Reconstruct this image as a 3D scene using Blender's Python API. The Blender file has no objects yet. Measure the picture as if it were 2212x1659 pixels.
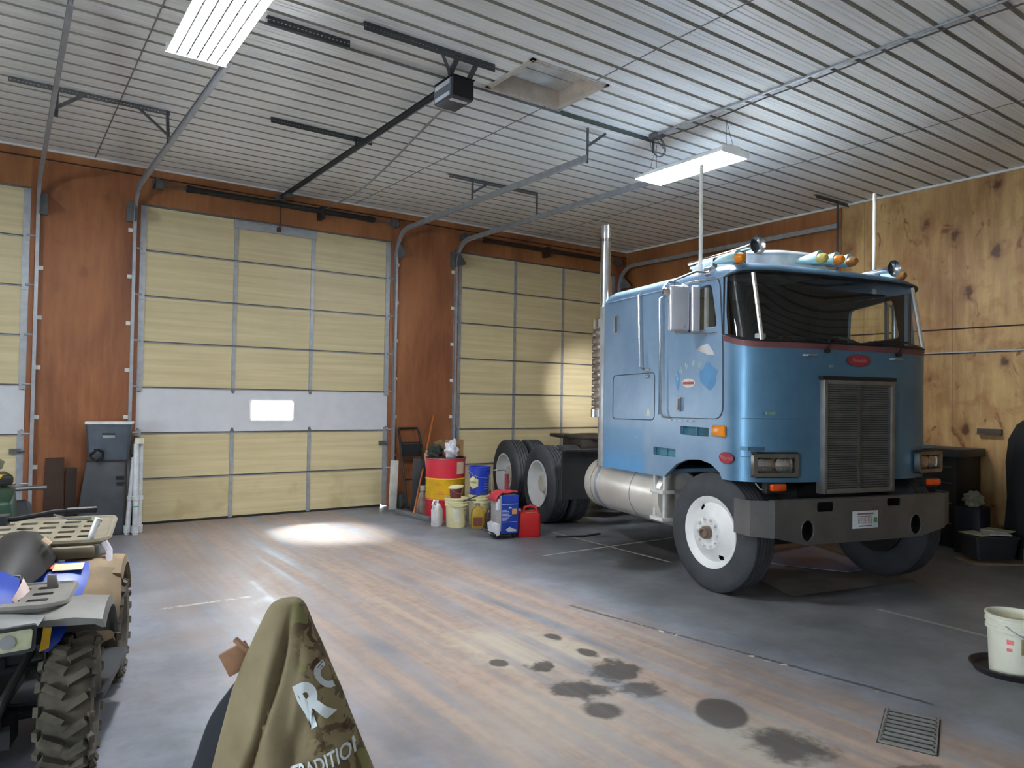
import bpy, bmesh, math, random
from mathutils import Vector, Matrix
random.seed(7)
PI = math.pi
C = bpy.context.scene.collection
SC = bpy.context.scene

# ---------------------------------------------------------------- helpers
def tag(o, label=None, cat=None, group=None, kind=None):
    if label: o['label'] = label
    if cat: o['category'] = cat
    if group: o['group'] = group
    if kind: o['kind'] = kind
    return o

def thing(name, label, cat, loc=(0, 0, 0), rotz=0.0, group=None, kind=None):
    o = bpy.data.objects.new(name, None)
    C.objects.link(o)
    o.empty_display_size = 0.1
    o.location = loc
    o.rotation_euler = (0, 0, rotz)
    return tag(o, label, cat, group, kind)

def sub(name, parent, loc=(0, 0, 0), rot=(0, 0, 0)):
    o = bpy.data.objects.new(name, None)
    C.objects.link(o)
    o.empty_display_size = 0.1
    o.parent = parent
    o.location = loc
    o.rotation_euler = rot
    return o

def obj(name, bm, mat, parent=None, smooth=35, label=None, loc=None, bevel=0.0, seg=2, rot=None):
    if bevel > 0:
        bmesh.ops.remove_doubles(bm, verts=bm.verts, dist=1e-5)
        es = [e for e in bm.edges if len(e.link_faces) == 2 and e.calc_face_angle(0) > 0.6]
        if es:
            bmesh.ops.bevel(bm, geom=es, offset=bevel, segments=seg, profile=0.5, affect='EDGES', clamp_overlap=True)
    bmesh.ops.recalc_face_normals(bm, faces=bm.faces)
    me = bpy.data.meshes.new(name)
    bm.to_mesh(me)
    bm.free()
    if smooth:
        for p in me.polygons:
            p.use_smooth = True
        me.set_sharp_from_angle(angle=math.radians(smooth))
    if mat:
        me.materials.append(mat)
    o = bpy.data.objects.new(name, me)
    C.objects.link(o)
    if parent:
        o.parent = parent
    if loc is not None:
        o.location = loc
    if rot is not None:
        o.rotation_euler = rot
    if label:
        o['label'] = label
    return o

def NB():
    return bmesh.new()

def box(bm, c, s, m=None):
    """axis box centre c size s, optional 4x4/3x3 about centre"""
    vs = []
    for z in (-.5, .5):
        for x, y in ((-.5, -.5), (.5, -.5), (.5, .5), (-.5, .5)):
            v = Vector((x * s[0], y * s[1], z * s[2]))
            if m is not None:
                v = m @ v
            vs.append(bm.verts.new(v + Vector(c)))
    for f in ((3, 2, 1, 0), (4, 5, 6, 7), (0, 1, 5, 4), (1, 2, 6, 5), (2, 3, 7, 6), (3, 0, 4, 7)):
        bm.faces.new([vs[i] for i in f])
    return bm

def bx(bm, x0, x1, y0, y1, z0, z1):
    return box(bm, ((x0 + x1) / 2, (y0 + y1) / 2, (z0 + z1) / 2), (x1 - x0, y1 - y0, z1 - z0))

def frame_of(d):
    d = d.normalized()
    a = Vector((0, 0, 1)) if abs(d.z) < .95 else Vector((1, 0, 0))
    u = a.cross(d).normalized()
    return u, d.cross(u)

def cyl(bm, p0, p1, r0, r1=None, seg=16, cap=True):
    p0, p1 = Vector(p0), Vector(p1)
    r1 = r0 if r1 is None else r1
    u, v = frame_of(p1 - p0)
    A, B = [], []
    for i in range(seg):
        t = 2 * PI * i / seg
        d = u * math.cos(t) + v * math.sin(t)
        A.append(bm.verts.new(p0 + d * r0))
        B.append(bm.verts.new(p1 + d * r1))
    for i in range(seg):
        j = (i + 1) % seg
        bm.faces.new((A[i], A[j], B[j], B[i]))
    if cap:
        bm.faces.new(A[::-1])
        bm.faces.new(B)
    return bm

def tube(bm, pts, r, seg=8, closed=False, cap=True):
    pts = [Vector(p) for p in pts]
    n = len(pts)
    rings = []
    u = None
    for i, p in enumerate(pts):
        a = pts[i - 1] if (i > 0 or closed) else p
        b = pts[(i + 1) % n] if (i < n - 1 or closed) else p
        d = (b - a)
        if d.length < 1e-9:
            d = Vector((0, 0, 1))
        d.normalize()
        if u is None:
            u, v = frame_of(d)
        else:
            u = (u - d * u.dot(d))
            if u.length < 1e-6:
                u, v = frame_of(d)
            u.normalize()
            v = d.cross(u)
        rr = r[i] if isinstance(r, (list, tuple)) else r
        rings.append([bm.verts.new(p + (u * math.cos(2 * PI * k / seg) + v * math.sin(2 * PI * k / seg)) * rr) for k in range(seg)])
    m = n if closed else n - 1
    for i in range(m):
        A, B = rings[i], rings[(i + 1) % n]
        for k in range(seg):
            j = (k + 1) % seg
            bm.faces.new((A[k], A[j], B[j], B[k]))
    if cap and not closed:
        bm.faces.new(rings[0][::-1])
        bm.faces.new(rings[-1])
    return bm

def arc(c, r, a0, a1, n, plane='yz'):
    out = []
    for i in range(n + 1):
        t = math.radians(a0 + (a1 - a0) * i / n)
        p, q = r * math.cos(t), r * math.sin(t)
        if plane == 'yz':
            out.append((c[0], c[1] + p, c[2] + q))
        elif plane == 'xz':
            out.append((c[0] + p, c[1], c[2] + q))
        else:
            out.append((c[0] + p, c[1] + q, c[2]))
    return out

def lathe(bm, prof, seg=32, axis='z', c=(0, 0, 0), skip=None, sx=1.0, sy=1.0):
    """profile of (r, h) round an axis; skip(i, k) leaves a face out"""
    c = Vector(c)
    rings = []
    for r, h in prof:
        if r < 1e-6:
            p = (0, 0, h) if axis == 'z' else ((h, 0, 0) if axis == 'x' else (0, h, 0))
            rings.append([bm.verts.new(c + Vector(p))])
            continue
        R = []
        for k in range(seg):
            t = 2 * PI * k / seg
            a, b = r * math.cos(t) * sx, r * math.sin(t) * sy
            p = (a, b, h) if axis == 'z' else ((h, a, b) if axis == 'x' else (a, h, b))
            R.append(bm.verts.new(c + Vector(p)))
        rings.append(R)
    for i in range(len(rings) - 1):
        A, B = rings[i], rings[i + 1]
        for k in range(seg):
            if skip and skip(i, k):
                continue
            j = (k + 1) % seg
            if len(A) == 1 and len(B) == 1:
                continue
            if len(A) == 1:
                bm.faces.new((A[0], B[j], B[k]))
            elif len(B) == 1:
                bm.faces.new((A[k], A[j], B[0]))
            else:
                bm.faces.new((A[k], A[j], B[j], B[k]))
    return bm

def prism(bm, pts, h, m=None):
    """polygon pts (x, y) extruded 0..h along z, then moved by m"""
    A = [Vector((p[0], p[1], 0)) for p in pts]
    B = [Vector((p[0], p[1], h)) for p in pts]
    if m is not None:
        A = [m @ v for v in A]
        B = [m @ v for v in B]
    A = [bm.verts.new(v) for v in A]
    B = [bm.verts.new(v) for v in B]
    n = len(pts)
    bm.faces.new(A[::-1])
    bm.faces.new(B)
    for i in range(n):
        j = (i + 1) % n
        bm.faces.new((A[i], A[j], B[j], B[i]))
    return bm

def loft(bm, rings, closed=True, cap0=False, cap1=False):
    V = [[bm.verts.new(p) for p in r] for r in rings]
    for A, B in zip(V[:-1], V[1:]):
        n = len(A)
        for k in range(n if closed else n - 1):
            j = (k + 1) % n
            bm.faces.new((A[k], A[j], B[j], B[k]))
    if cap0:
        bm.faces.new(V[0][::-1])
    if cap1:
        bm.faces.new(V[-1])
    return V

def rrect(w, h, r, n=4, c=(0, 0)):
    out = []
    for (sx, sy, a) in ((1, 1, 0), (-1, 1, 90), (-1, -1, 180), (1, -1, 270)):
        for i in range(n + 1):
            t = math.radians(a + 90 * i / n)
            out.append((c[0] + sx * (w / 2 - r) + r * math.cos(t), c[1] + sy * (h / 2 - r) + r * math.sin(t)))
    return out

def rpoly(pts, r, n=4):
    """round the corners of a polygon"""
    out = []
    N = len(pts)
    for i in range(N):
        p = Vector(pts[i]).to_2d()
        a = Vector(pts[i - 1]).to_2d() - p
        b = Vector(pts[(i + 1) % N]).to_2d() - p
        rr = min(r, a.length * .45, b.length * .45)
        a.normalize(); b.normalize()
        for k in range(n + 1):
            t = k / n
            q = (p + a * rr) * (1 - t) ** 2 + p * 2 * t * (1 - t) + (p + b * rr) * t ** 2
            out.append((q.x, q.y))
    return out

def curve_plate(outer, holes, th, m=None, bm=None):
    """flat plate with holes, thickness th centred on local z = 0, moved by m; added to bm"""
    cu = bpy.data.curves.new('tmp', 'CURVE')
    cu.dimensions = '2D'
    cu.fill_mode = 'BOTH'
    cu.extrude = th / 2
    for ring in [outer] + list(holes):
        sp = cu.splines.new('POLY')
        sp.points.add(len(ring) - 1)
        for i, p in enumerate(ring):
            sp.points[i].co = (p[0], p[1], 0, 1)
        sp.use_cyclic_u = True
    return _from_curve(cu, m, bm)

def _from_curve(cu, m, bm):
    o = bpy.data.objects.new('tmp', cu)
    C.objects.link(o)
    dg = bpy.context.evaluated_depsgraph_get()
    me = bpy.data.meshes.new_from_object(o.evaluated_get(dg))
    if bm is None:
        bm = bmesh.new()
    n0 = len(bm.verts)
    bm.from_mesh(me)
    bm.verts.ensure_lookup_table()
    if m is not None:
        for v in bm.verts[n0:]:
            v.co = m @ v.co
    bpy.data.objects.remove(o)
    bpy.data.curves.remove(cu)
    bpy.data.meshes.remove(me)
    return bm

def text_bm(s, size, ext=0.001, m=None, bm=None, align='CENTER', space=1.0, bold=0.0, shear=0.0):
    cu = bpy.data.curves.new('tmp', 'FONT')
    cu.body = s
    cu.size = size
    cu.extrude = ext
    cu.align_x = align
    cu.align_y = 'CENTER'
    cu.space_character = space
    cu.offset = bold
    cu.shear = shear
    cu.resolution_u = 4
    return _from_curve(cu, m, bm)

def MX(o, x, y, z=None):
    """matrix with given origin and local axes"""
    x = Vector(x).normalized(); y = Vector(y).normalized()
    z = x.cross(y) if z is None else Vector(z)
    return Matrix(((x.x, y.x, z.x, o[0]), (x.y, y.y, z.y, o[1]), (x.z, y.z, z.z, o[2]), (0, 0, 0, 1)))

def copy_tree(o, parent=None):
    c = o.copy()
    C.objects.link(c)
    c.parent = parent
    for ch in [q for q in bpy.data.objects if q.parent is o]:
        copy_tree(ch, c)
    return c

# ---------------------------------------------------------------- materials
def lin(r, g, b):
    f = lambda c: (c / 255 / 12.92) if c / 255 <= .04045 else ((c / 255 + .055) / 1.055) ** 2.4
    return (f(r), f(g), f(b), 1)

class Mat:
    def __init__(s, name):
        s.m = bpy.data.materials.new(name)
        s.m.use_nodes = True
        s.t = s.m.node_tree
        s.b = s.t.nodes['Principled BSDF']
        s.out = s.t.nodes['Material Output']
        s._co = None
    def n(s, typ, **k):
        q = s.t.nodes.new(typ)
        for a, v in k.items():
            setattr(q, a, v)
        return q
    def l(s, a, b):
        s.t.links.new(a, b)
    def co(s):
        if s._co is None:
            s._co = s.n('ShaderNodeTexCoord').outputs['Object']
        return s._co
    def _set(s, sock, v):
        if hasattr(v, 'is_linked') or hasattr(v, 'links'):
            s.l(v, sock)
        else:
            sock.default_value = v
    def math(s, op, a, b=0.0, c=None, clamp=False):
        q = s.n('ShaderNodeMath', operation=op, use_clamp=clamp)
        s._set(q.inputs[0], a)
        s._set(q.inputs[1], b)
        if c is not None:
            s._set(q.inputs[2], c)
        return q.outputs[0]
    def map(s, vec=None, scale=(1, 1, 1), loc=(0, 0, 0), rot=(0, 0, 0)):
        q = s.n('ShaderNodeMapping')
        s.l(vec if vec is not None else s.co(), q.inputs['Vector'])
        q.inputs['Scale'].default_value = scale
        q.inputs['Location'].default_value = loc
        q.inputs['Rotation'].default_value = rot
        return q.outputs[0]
    def noise(s, scale=5, detail=4, rough=.55, vec=None, dist=0.0):
        q = s.n('ShaderNodeTexNoise')
        s.l(vec if vec is not None else s.co(), q.inputs['Vector'])
        q.inputs['Scale'].default_value = scale
        q.inputs['Detail'].default_value = detail
        q.inputs['Roughness'].default_value = rough
        q.inputs['Distortion'].default_value = dist
        return q.outputs['Fac']
    def voronoi(s, scale=5, vec=None, feature='F1'):
        q = s.n('ShaderNodeTexVoronoi', feature=feature)
        s.l(vec if vec is not None else s.co(), q.inputs['Vector'])
        q.inputs['Scale'].default_value = scale
        return q.outputs['Distance']
    def step(s, v, lo, hi):
        q = s.n('ShaderNodeMapRange', clamp=True)
        q.interpolation_type = 'SMOOTHSTEP'
        s._set(q.inputs['Value'], v)
        q.inputs['From Min'].default_value = lo
        q.inputs['From Max'].default_value = hi
        return q.outputs[0]
    def mix(s, f, a, b, mode='MIX'):
        q = s.n('ShaderNodeMix', data_type='RGBA', blend_type=mode)
        s._set(q.inputs['Factor'], f)
        s._set(q.inputs['A'], a) if False else s._set(q.inputs[6], a)
        s._set(q.inputs[7], b)
        return q.outputs[2]
    def xyz(s, vec=None):
        q = s.n('ShaderNodeSeparateXYZ')
        s.l(vec if vec is not None else s.co(), q.inputs[0])
        return q.outputs
    def bump(s, h, strength=.2, dist=.01):
        q = s.n('ShaderNodeBump')
        s.l(h, q.inputs['Height'])
        q.inputs['Strength'].default_value = strength
        q.inputs['Distance'].default_value = dist
        s.l(q.outputs[0], s.b.inputs['Normal'])
    def fin(s, col=None, rough=None, metal=None, **k):
        if col is not None: s._set(s.b.inputs['Base Color'], col)
        if rough is not None: s._set(s.b.inputs['Roughness'], rough)
        if metal is not None: s._set(s.b.inputs['Metallic'], metal)
        for a, v in k.items():
            s._set(s.b.inputs[a.replace('_', ' ')], v)
        return s.m

def plain(name, rgb, rough=.5, metal=0.0, var=.15, scale=6, bump=0.0, **k):
    """colour with a soft mottle of wear"""
    M = Mat(name)
    c = lin(*rgb)
    d = tuple(x * (1 - var) for x in c[:3]) + (1,)
    e = tuple(min(1, x * (1 + var)) for x in c[:3]) + (1,)
    n = M.noise(scale, 4)
    col = M.mix(M.step(n, .3, .7), d, e)
    r = M.math('ADD', M.math('MULTIPLY', n, .2), rough - .1)
    if bump:
        M.bump(M.noise(scale * 8, 3), bump)
    return M.fin(col, r, metal, **k)

MT = {}
def mt(key, *a, **k):
    if key not in MT:
        MT[key] = plain(key, *a, **k)
    return MT[key]

# floor: grey slab, tan dirt strip, oil stains, joints
def mat_floor():
    M = Mat('stained_concrete')
    co = M.co()
    X, Y, Z = M.xyz()
    n1 = M.noise(.55, 6, .6)
    n2 = M.noise(2.2, 6, .62)
    n3 = M.noise(11, 5, .6)
    streak = M.noise(1.0, 6, .6, vec=M.map(scale=(4.5, .22, 1), rot=(0, 0, .05)))
    streak2 = M.noise(1.0, 5, .6, vec=M.map(scale=(9, .6, 1), rot=(0, 0, .06)))
    grey = M.mix(M.step(n2, .3, .72), lin(108, 113, 124), lin(144, 149, 162))
    grey = M.mix(M.math('MULTIPLY', M.step(n3, .45, .75), .35), grey, lin(92, 92, 94))
    # tan dirt tracked in along the middle bay
    warp = M.math('MULTIPLY', M.math('SUBTRACT', n1, .5), 1.6)
    warp2 = M.math('MULTIPLY', M.math('SUBTRACT', n2, .5), .5)
    xe = M.math('ADD', M.math('ADD', X, warp), warp2)
    right = M.math('SUBTRACT', 1.0, M.step(M.math('ADD', X, M.math('MULTIPLY', warp2, .7)), 2.45, 3.0))
    left = M.step(M.math('ADD', xe, M.math('MULTIPLY', Y, .06)), -1.3, .7)
    band = M.math('MULTIPLY', right, left)
    dirtn = M.math('ADD', M.math('MULTIPLY', streak, .65), M.math('MULTIPLY', streak2, .45))
    dirt = M.math('MULTIPLY', band, M.step(dirtn, .36, .62))
    tan = M.mix(M.step(M.math('ADD', M.math('MULTIPLY', streak2, .6), M.math('MULTIPLY', n3, .4)), .36, .64), lin(142, 118, 104), lin(172, 149, 132))
    col = M.mix(M.math('MULTIPLY', dirt, .85), grey, tan)
    # second scatter of dirt by the quad bike
    l2 = M.math('MULTIPLY', M.math('MULTIPLY', M.step(M.noise(.7, 1, .4), .38, .66), M.step(M.noise(1.6, 1, .4), .34, .70)), M.math('SUBTRACT', 1.0, M.step(X, .4, 1.2)))
    col = M.mix(M.math('MULTIPLY', l2, .5), col, lin(136, 116, 100))
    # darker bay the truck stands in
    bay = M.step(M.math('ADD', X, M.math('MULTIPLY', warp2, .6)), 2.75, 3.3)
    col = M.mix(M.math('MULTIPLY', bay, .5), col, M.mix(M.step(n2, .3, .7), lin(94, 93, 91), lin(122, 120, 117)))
    # pale worn patches
    def blob(cx, cy, rx, ry, rot=0.0, soft=.35, wob=.35, wsc=5.0):
        v = M.map(loc=(-cx, -cy, 0))
        v = M.map(vec=v, rot=(0, 0, -rot))
        v = M.map(vec=v, scale=(1 / rx, 1 / ry, 0))
        ln = M.n('ShaderNodeVectorMath', operation='LENGTH')
        M.l(v, ln.inputs[0])
        d = M.math('ADD', ln.outputs['Value'], M.math('MULTIPLY', M.math('SUBTRACT', M.noise(wsc, 4, .6), .5), wob * 2))
        return M.math('SUBTRACT', 1.0, M.step(d, 1 - soft, 1 + soft))
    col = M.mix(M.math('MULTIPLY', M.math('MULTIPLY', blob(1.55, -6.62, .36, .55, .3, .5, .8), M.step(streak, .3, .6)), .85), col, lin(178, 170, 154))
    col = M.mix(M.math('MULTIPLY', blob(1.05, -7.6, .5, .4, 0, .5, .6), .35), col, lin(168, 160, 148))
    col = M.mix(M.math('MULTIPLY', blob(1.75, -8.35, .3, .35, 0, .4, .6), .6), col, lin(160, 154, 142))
    # oil stains
    for (cx, cy, rx, ry, ro, s, w) in ((1.245, -6.73, .062, .07, 0, .15, .35), (1.44, -6.93, .09, .08, .4, .2, 1.0), (1.80, -7.26, .19, .16, .5, .2, .8),
                                       (1.73, -7.56, .12, .13, 0, .2, .8), (1.38, -7.35, .13, .15, .3, .3, 1.1), (1.32, -7.66, .1, .12, 0, .2, .4), (1.50, -7.42, .07, .10, .3, .3, 1.1),
                                       (1.865, -8.055, .145, .2, -.75, .1, .12), (1.83, -8.5, .16, .2, .3, .35, .9), (1.88, -6.50, .05, .08, 0, .2, .6),
                                       (1.87, -6.9, .06, .1, 0, .2, .6)):
        col = M.mix(M.math('MULTIPLY', blob(cx, cy, rx, ry, ro, s * 1.2, w * 1.1, 8), .93), col, lin(60, 54, 52))
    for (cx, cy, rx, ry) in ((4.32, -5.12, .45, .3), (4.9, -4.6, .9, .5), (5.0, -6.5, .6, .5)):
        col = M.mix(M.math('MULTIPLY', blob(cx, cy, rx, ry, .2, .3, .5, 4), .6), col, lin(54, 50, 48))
    # joints: chalky white filled saw cuts and the broken dark joint at the drain
    def line(v, c, w):
        return M.math('SUBTRACT', 1.0, M.step(M.math('ABSOLUTE', M.math('SUBTRACT', v, c)), w * .5, w))
    def rng(v, a, b):
        return M.math('MULTIPLY', M.step(v, a, a + .05), M.math('SUBTRACT', 1.0, M.step(v, b - .05, b)))
    chalk = lin(205, 200, 188)
    j1 = M.math('MULTIPLY', line(X, 4.547, .022), rng(Y, -5.25, -3.1))
    j2 = M.math('MULTIPLY', line(Y, -4.24, .022), rng(X, 3.52, 6.2))
    j3 = M.math('MULTIPLY', line(X, 4.715, .03), rng(Y, -8.5, -7.4))
    j4 = M.math('MULTIPLY', M.math('MULTIPLY', line(Y, -4.236, .03), rng(X, -.4, .35)), M.step(n3, .4, .55))
    for j, a in ((j1, .85), (j2, .9), (j3, .5), (j4, .8)):
        col = M.mix(M.math('MULTIPLY', j, a), col, chalk)
    xl = M.math('ADD', X, M.math('MULTIPLY', M.math('ADD', Y, 8.2), .18))
    jd = M.math('MULTIPLY', line(M.math('ADD', xl, M.math('MULTIPLY', M.math('SUBTRACT', n3, .5), .06)), 2.93, .022), rng(Y, -8.7, -5.9))
    col = M.mix(M.math('MULTIPLY', jd, .75), col, lin(52, 48, 46))
    jw = M.math('MULTIPLY', M.math('MULTIPLY', line(xl, 2.915, .03), rng(Y, -8.6, -6.4)), M.step(n3, .55, .62))
    col = M.mix(jw, col, lin(214, 206, 194))
    yl = M.math('ADD', Y, M.math('MULTIPLY', M.math('SUBTRACT', X, 2.0), .42))
    jk = M.math('MULTIPLY', line(M.math('ADD', yl, M.math('MULTIPLY', M.math('SUBTRACT', n3, .5), .12)), -8.92, .03), rng(X, 1.2, 2.3))
    col = M.mix(M.math('MULTIPLY', jk, .6), col, lin(58, 50, 44))
    wet = M.math('MULTIPLY', M.math('SUBTRACT', 1.0, M.step(X, .3, 1.6)), .14)
    r = M.math('SUBTRACT', M.math('ADD', M.math('MULTIPLY', n2, .35), .30), wet)
    r = M.math('ADD', r, M.math('MULTIPLY', dirt, .25), clamp=True)
    r = M.math('MAXIMUM', r, .29)
    M.bump(M.math('ADD', M.math('MULTIPLY', n3, .4), n2), .12, .01)
    return M.fin(col, r, 0.0)

def mat_wood(name, dark, light, knots=0.0, seam=None):
    M = Mat(name)
    X, Y, Z = M.xyz()
    g = M.noise(1.0, 6, .6, vec=M.map(scale=(1.2, 1.2, .45)), dist=.6)
    g2 = M.noise(1.0, 5, .6, vec=M.map(scale=(14, 14, 1.6)))
    f = M.math('ADD', M.math('MULTIPLY', g, .75), M.math('MULTIPLY', g2, .3))
    col = M.mix(M.step(f, .34, .72), lin(*dark), lin(*light))
    if knots:
        bl = M.noise(2.6, 4, .62, dist=.5)
        col = M.mix(M.math('MULTIPLY', M.step(bl, .5, .68), .5 * knots), col, lin(146, 92, 46))
        nb = M.noise(3.4, 3, .6, vec=M.map(scale=(1, 1, .8), loc=(4, 2, 7)), dist=1.2)
        col = M.mix(M.math('MULTIPLY', M.step(nb, .60, .72), .8 * knots), col, lin(112, 54, 26))
        d = M.voronoi(2.6, vec=M.map(scale=(1, 1, .6)))
        wob = M.math('MULTIPLY', M.math('SUBTRACT', M.noise(9, 3), .5), .34)
        d = M.math('ADD', d, wob)
        k = M.math('SUBTRACT', 1.0, M.step(d, .05, .17))
        halo = M.math('SUBTRACT', 1.0, M.step(d, .08, .36))
        col = M.mix(M.math('MULTIPLY', halo, .45 * knots), col, lin(118, 66, 30))
        col = M.mix(M.math('MULTIPLY', k, .85 * knots), col, lin(74, 36, 18))
    if seam:
        ax, step_, off = seam
        v = (X, Y, Z)['xyz'.index(ax)]
        w = M.math('PINGPONG', M.math('ADD', v, off), step_ / 2)
        s_ = M.math('SUBTRACT', 1.0, M.step(w, .002, .008))
        col = M.mix(M.math('MULTIPLY', s_, .45), col, lin(50, 28, 14))
    M.bump(g2, .05, .01)
    return M.fin(col, M.math('ADD', M.math('MULTIPLY', g2, .2), .42), 0.0)

def mat_paint():
    """chalky faded blue cab paint with a fresher patch low at the back and scuffs"""
    M = Mat('faded_blue_paint')
    X, Y, Z = M.xyz()
    n = M.noise(1.6, 5, .6)
    n2 = M.noise(7, 5, .6)
    col = M.mix(M.step(n, .3, .7), lin(104, 134, 164), lin(122, 150, 178))
    col = M.mix(M.math('MULTIPLY', M.step(n2, .5, .75), .25), col, lin(128, 156, 184))
    # fresher blue sheet low behind the door, on the passenger side
    patch = M.math('MULTIPLY', M.step(Y, 1.06, 1.2), M.math('SUBTRACT', 1.0, M.step(Z, 1.40, 1.52)))
    col = M.mix(M.math('MULTIPLY', patch, .7), col, M.mix(M.step(Z, .97, 1.3), lin(58, 150, 214), lin(70, 128, 172)))
    sc = M.noise(1.0, 4, .6, vec=M.map(scale=(2, 9, 42), rot=(.18, 0, 0)))
    col = M.mix(M.math('MULTIPLY', M.math('MULTIPLY', M.step(sc, .66, .72), patch), .7), col, lin(176, 198, 208))
    # front skin: its shade is put into a deeper, glossier blue than the sides
    fr = M.math('SUBTRACT', 1.0, M.step(Y, -.34, -.2))
    col = M.mix(M.math('MULTIPLY', fr, .75), col, M.mix(M.step(n, .3, .7), lin(64, 112, 146), lin(80, 130, 164)))
    r = M.math('ADD', M.math('MULTIPLY', n2, .12), .33)
    return M.fin(col, r, M.math('ADD', M.math('MULTIPLY', fr, .5), .02), Coat_Weight=.15, Coat_Roughness=.25)

def mat_glass(name, tint=(1, 1, 1, 1), gloss=.12, rough=.02):
    """thin pane: part mirror by angle, part see-through"""
    M = Mat(name)
    M.t.nodes.remove(M.b)
    tr = M.n('ShaderNodeBsdfTransparent'); tr.inputs[0].default_value = tint
    gl = M.n('ShaderNodeBsdfGlossy'); gl.inputs['Roughness'].default_value = rough
    ge = M.n('ShaderNodeNewGeometry')
    dt = M.n('ShaderNodeVectorMath', operation='DOT_PRODUCT')
    M.l(ge.outputs['Normal'], dt.inputs[0]); M.l(ge.outputs['Incoming'], dt.inputs[1])
    c_ = M.math('SUBTRACT', 1.0, M.math('ABSOLUTE', dt.outputs['Value']), clamp=True)
    f = M.math('ADD', M.math('MULTIPLY', M.math('POWER', c_, 5.0), .9), gloss * .4, clamp=True)
    mx = M.n('ShaderNodeMixShader')
    M.l(f, mx.inputs[0]); M.l(tr.outputs[0], mx.inputs[1]); M.l(gl.outputs[0], mx.inputs[2])
    M.l(mx.outputs[0], M.out.inputs[0])
    return M.m

def mat_emit(name, rgb, s):
    M = Mat(name)
    return M.fin((.9, .9, .9, 1), .5, 0.0, Emission_Color=rgb, Emission_Strength=s)

def mat_ceiling():
    M = Mat('white_liner_steel')
    n = M.noise(.7, 4)
    n2 = M.noise(1.0, 5, .6, vec=M.map(scale=(.5, 30, 1)))
    col = M.mix(M.step(n, .3, .7), lin(224, 223, 218), lin(234, 233, 229))
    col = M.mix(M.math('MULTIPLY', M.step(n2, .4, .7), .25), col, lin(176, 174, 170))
    return M.fin(col, M.math('ADD', M.math('MULTIPLY', n2, .12), .26), 0.0)

def mat_doorpanel():
    M = Mat('cream_door_panel')
    n = M.noise(1.0, 5, .6, vec=M.map(scale=(.5, 1, 14)))
    n2 = M.noise(3, 4)
    X, Y, Z = M.xyz()
    col = M.mix(M.step(n, .3, .72), lin(196, 180, 140), lin(214, 200, 160))
    col = M.mix(M.math('MULTIPLY', M.step(n2, .5, .8), .3), col, lin(186, 174, 128))
    low = M.math('MULTIPLY', M.math('SUBTRACT', 1.0, M.step(Z, .2, .9)), M.step(n2, .5, .7))
    col = M.mix(M.math('MULTIPLY', low, .35), col, lin(160, 138, 96))
    return M.fin(col, .42, 0.0)

def mat_camo():
    M = Mat('olive_jacket_cloth')
    X, Y, Z = M.xyz()
    n = M.noise(5, 4, .6)
    base = M.mix(M.step(n, .3, .7), lin(118, 104, 77), lin(138, 124, 95))
    w = M.noise(13, 3, .6, dist=.8)
    w2 = M.noise(17, 3, .6, vec=M.map(loc=(3, 1, 2)), dist=.8)
    cam = M.mix(M.step(w, .47, .53), lin(144, 128, 96), lin(100, 86, 58))
    cam = M.mix(M.step(w2, .56, .6), cam, lin(80, 58, 40))
    cam = M.mix(M.step(M.noise(11, 2, .5, vec=M.map(loc=(9, 4, 1)), dist=.6), .6, .64), cam, lin(128, 128, 76))
    msk = M.step(M.math('ADD', M.math('MULTIPLY', X, 1.0), M.math('MULTIPLY', Z, .25)), .29, .36)
    col = M.mix(msk, base, cam)
    M.bump(M.noise(260, 2), .25, .002)
    return M.fin(col, .85, 0.0)

MT['floor'] = mat_floor()
MT['wood_red'] = mat_wood('red_brown_plywood', (122, 70, 42), (166, 106, 64), .25)
MT['wood_head'] = mat_wood('brown_header_plywood', (134, 84, 48), (176, 118, 70), .2)
MT['wood_tan'] = mat_wood('tan_knotty_plywood', (146, 104, 60), (204, 168, 112), 1.0, ('y', 1.22, .1))
MT['paint'] = mat_paint()
MT['ceil'] = mat_ceiling()
MT['panel'] = mat_doorpanel()
MT['camo'] = mat_camo()
MT['glass'] = mat_glass('clear_glass', (.92, .95, .95, 1), .12)
MT['smoke'] = mat_glass('tinted_windscreen_glass', (.95, .97, .95, 1), .22)
MT['tube'] = mat_emit('lit_fluorescent_tube', (.93, .97, 1.0, 1), 30)
galv = mt('galvanised_steel', (164, 168, 174), .42, .45, .12, 9)
galv_d = mt('dull_galvanised_steel', (112, 114, 116), .5, .6, .15, 9)
blackm = mt('black_painted_steel', (30, 31, 33), .5, 0, .2)
dark = mt('near_black_plastic', (22, 22, 24), .55, 0, .2)
chrome = mt('polished_chrome', (225, 228, 232), .12, 1.0, .04)
alu = mt('brushed_aluminium', (205, 203, 200), .36, .85, .12, 5)
rubber = mt('dusty_tyre_rubber', (58, 60, 65), .75, 0, .2, 5)
white = mt('white_enamel', (226, 226, 224), .38, 0, .05)
whitep = mt('white_wheel_paint', (222, 222, 222), .4, 0, .06)
# ================================================================= the room
XL, XR, YF, ZC = -9.5, 8.87, -14.5, 4.76

b = NB(); bx(b, XL - .2, XR + .2, YF - .2, .5, -.2, 0)
tag(obj('floor', b, MT['floor'], smooth=0), 'stained concrete garage floor', 'floor', kind='structure')

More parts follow.
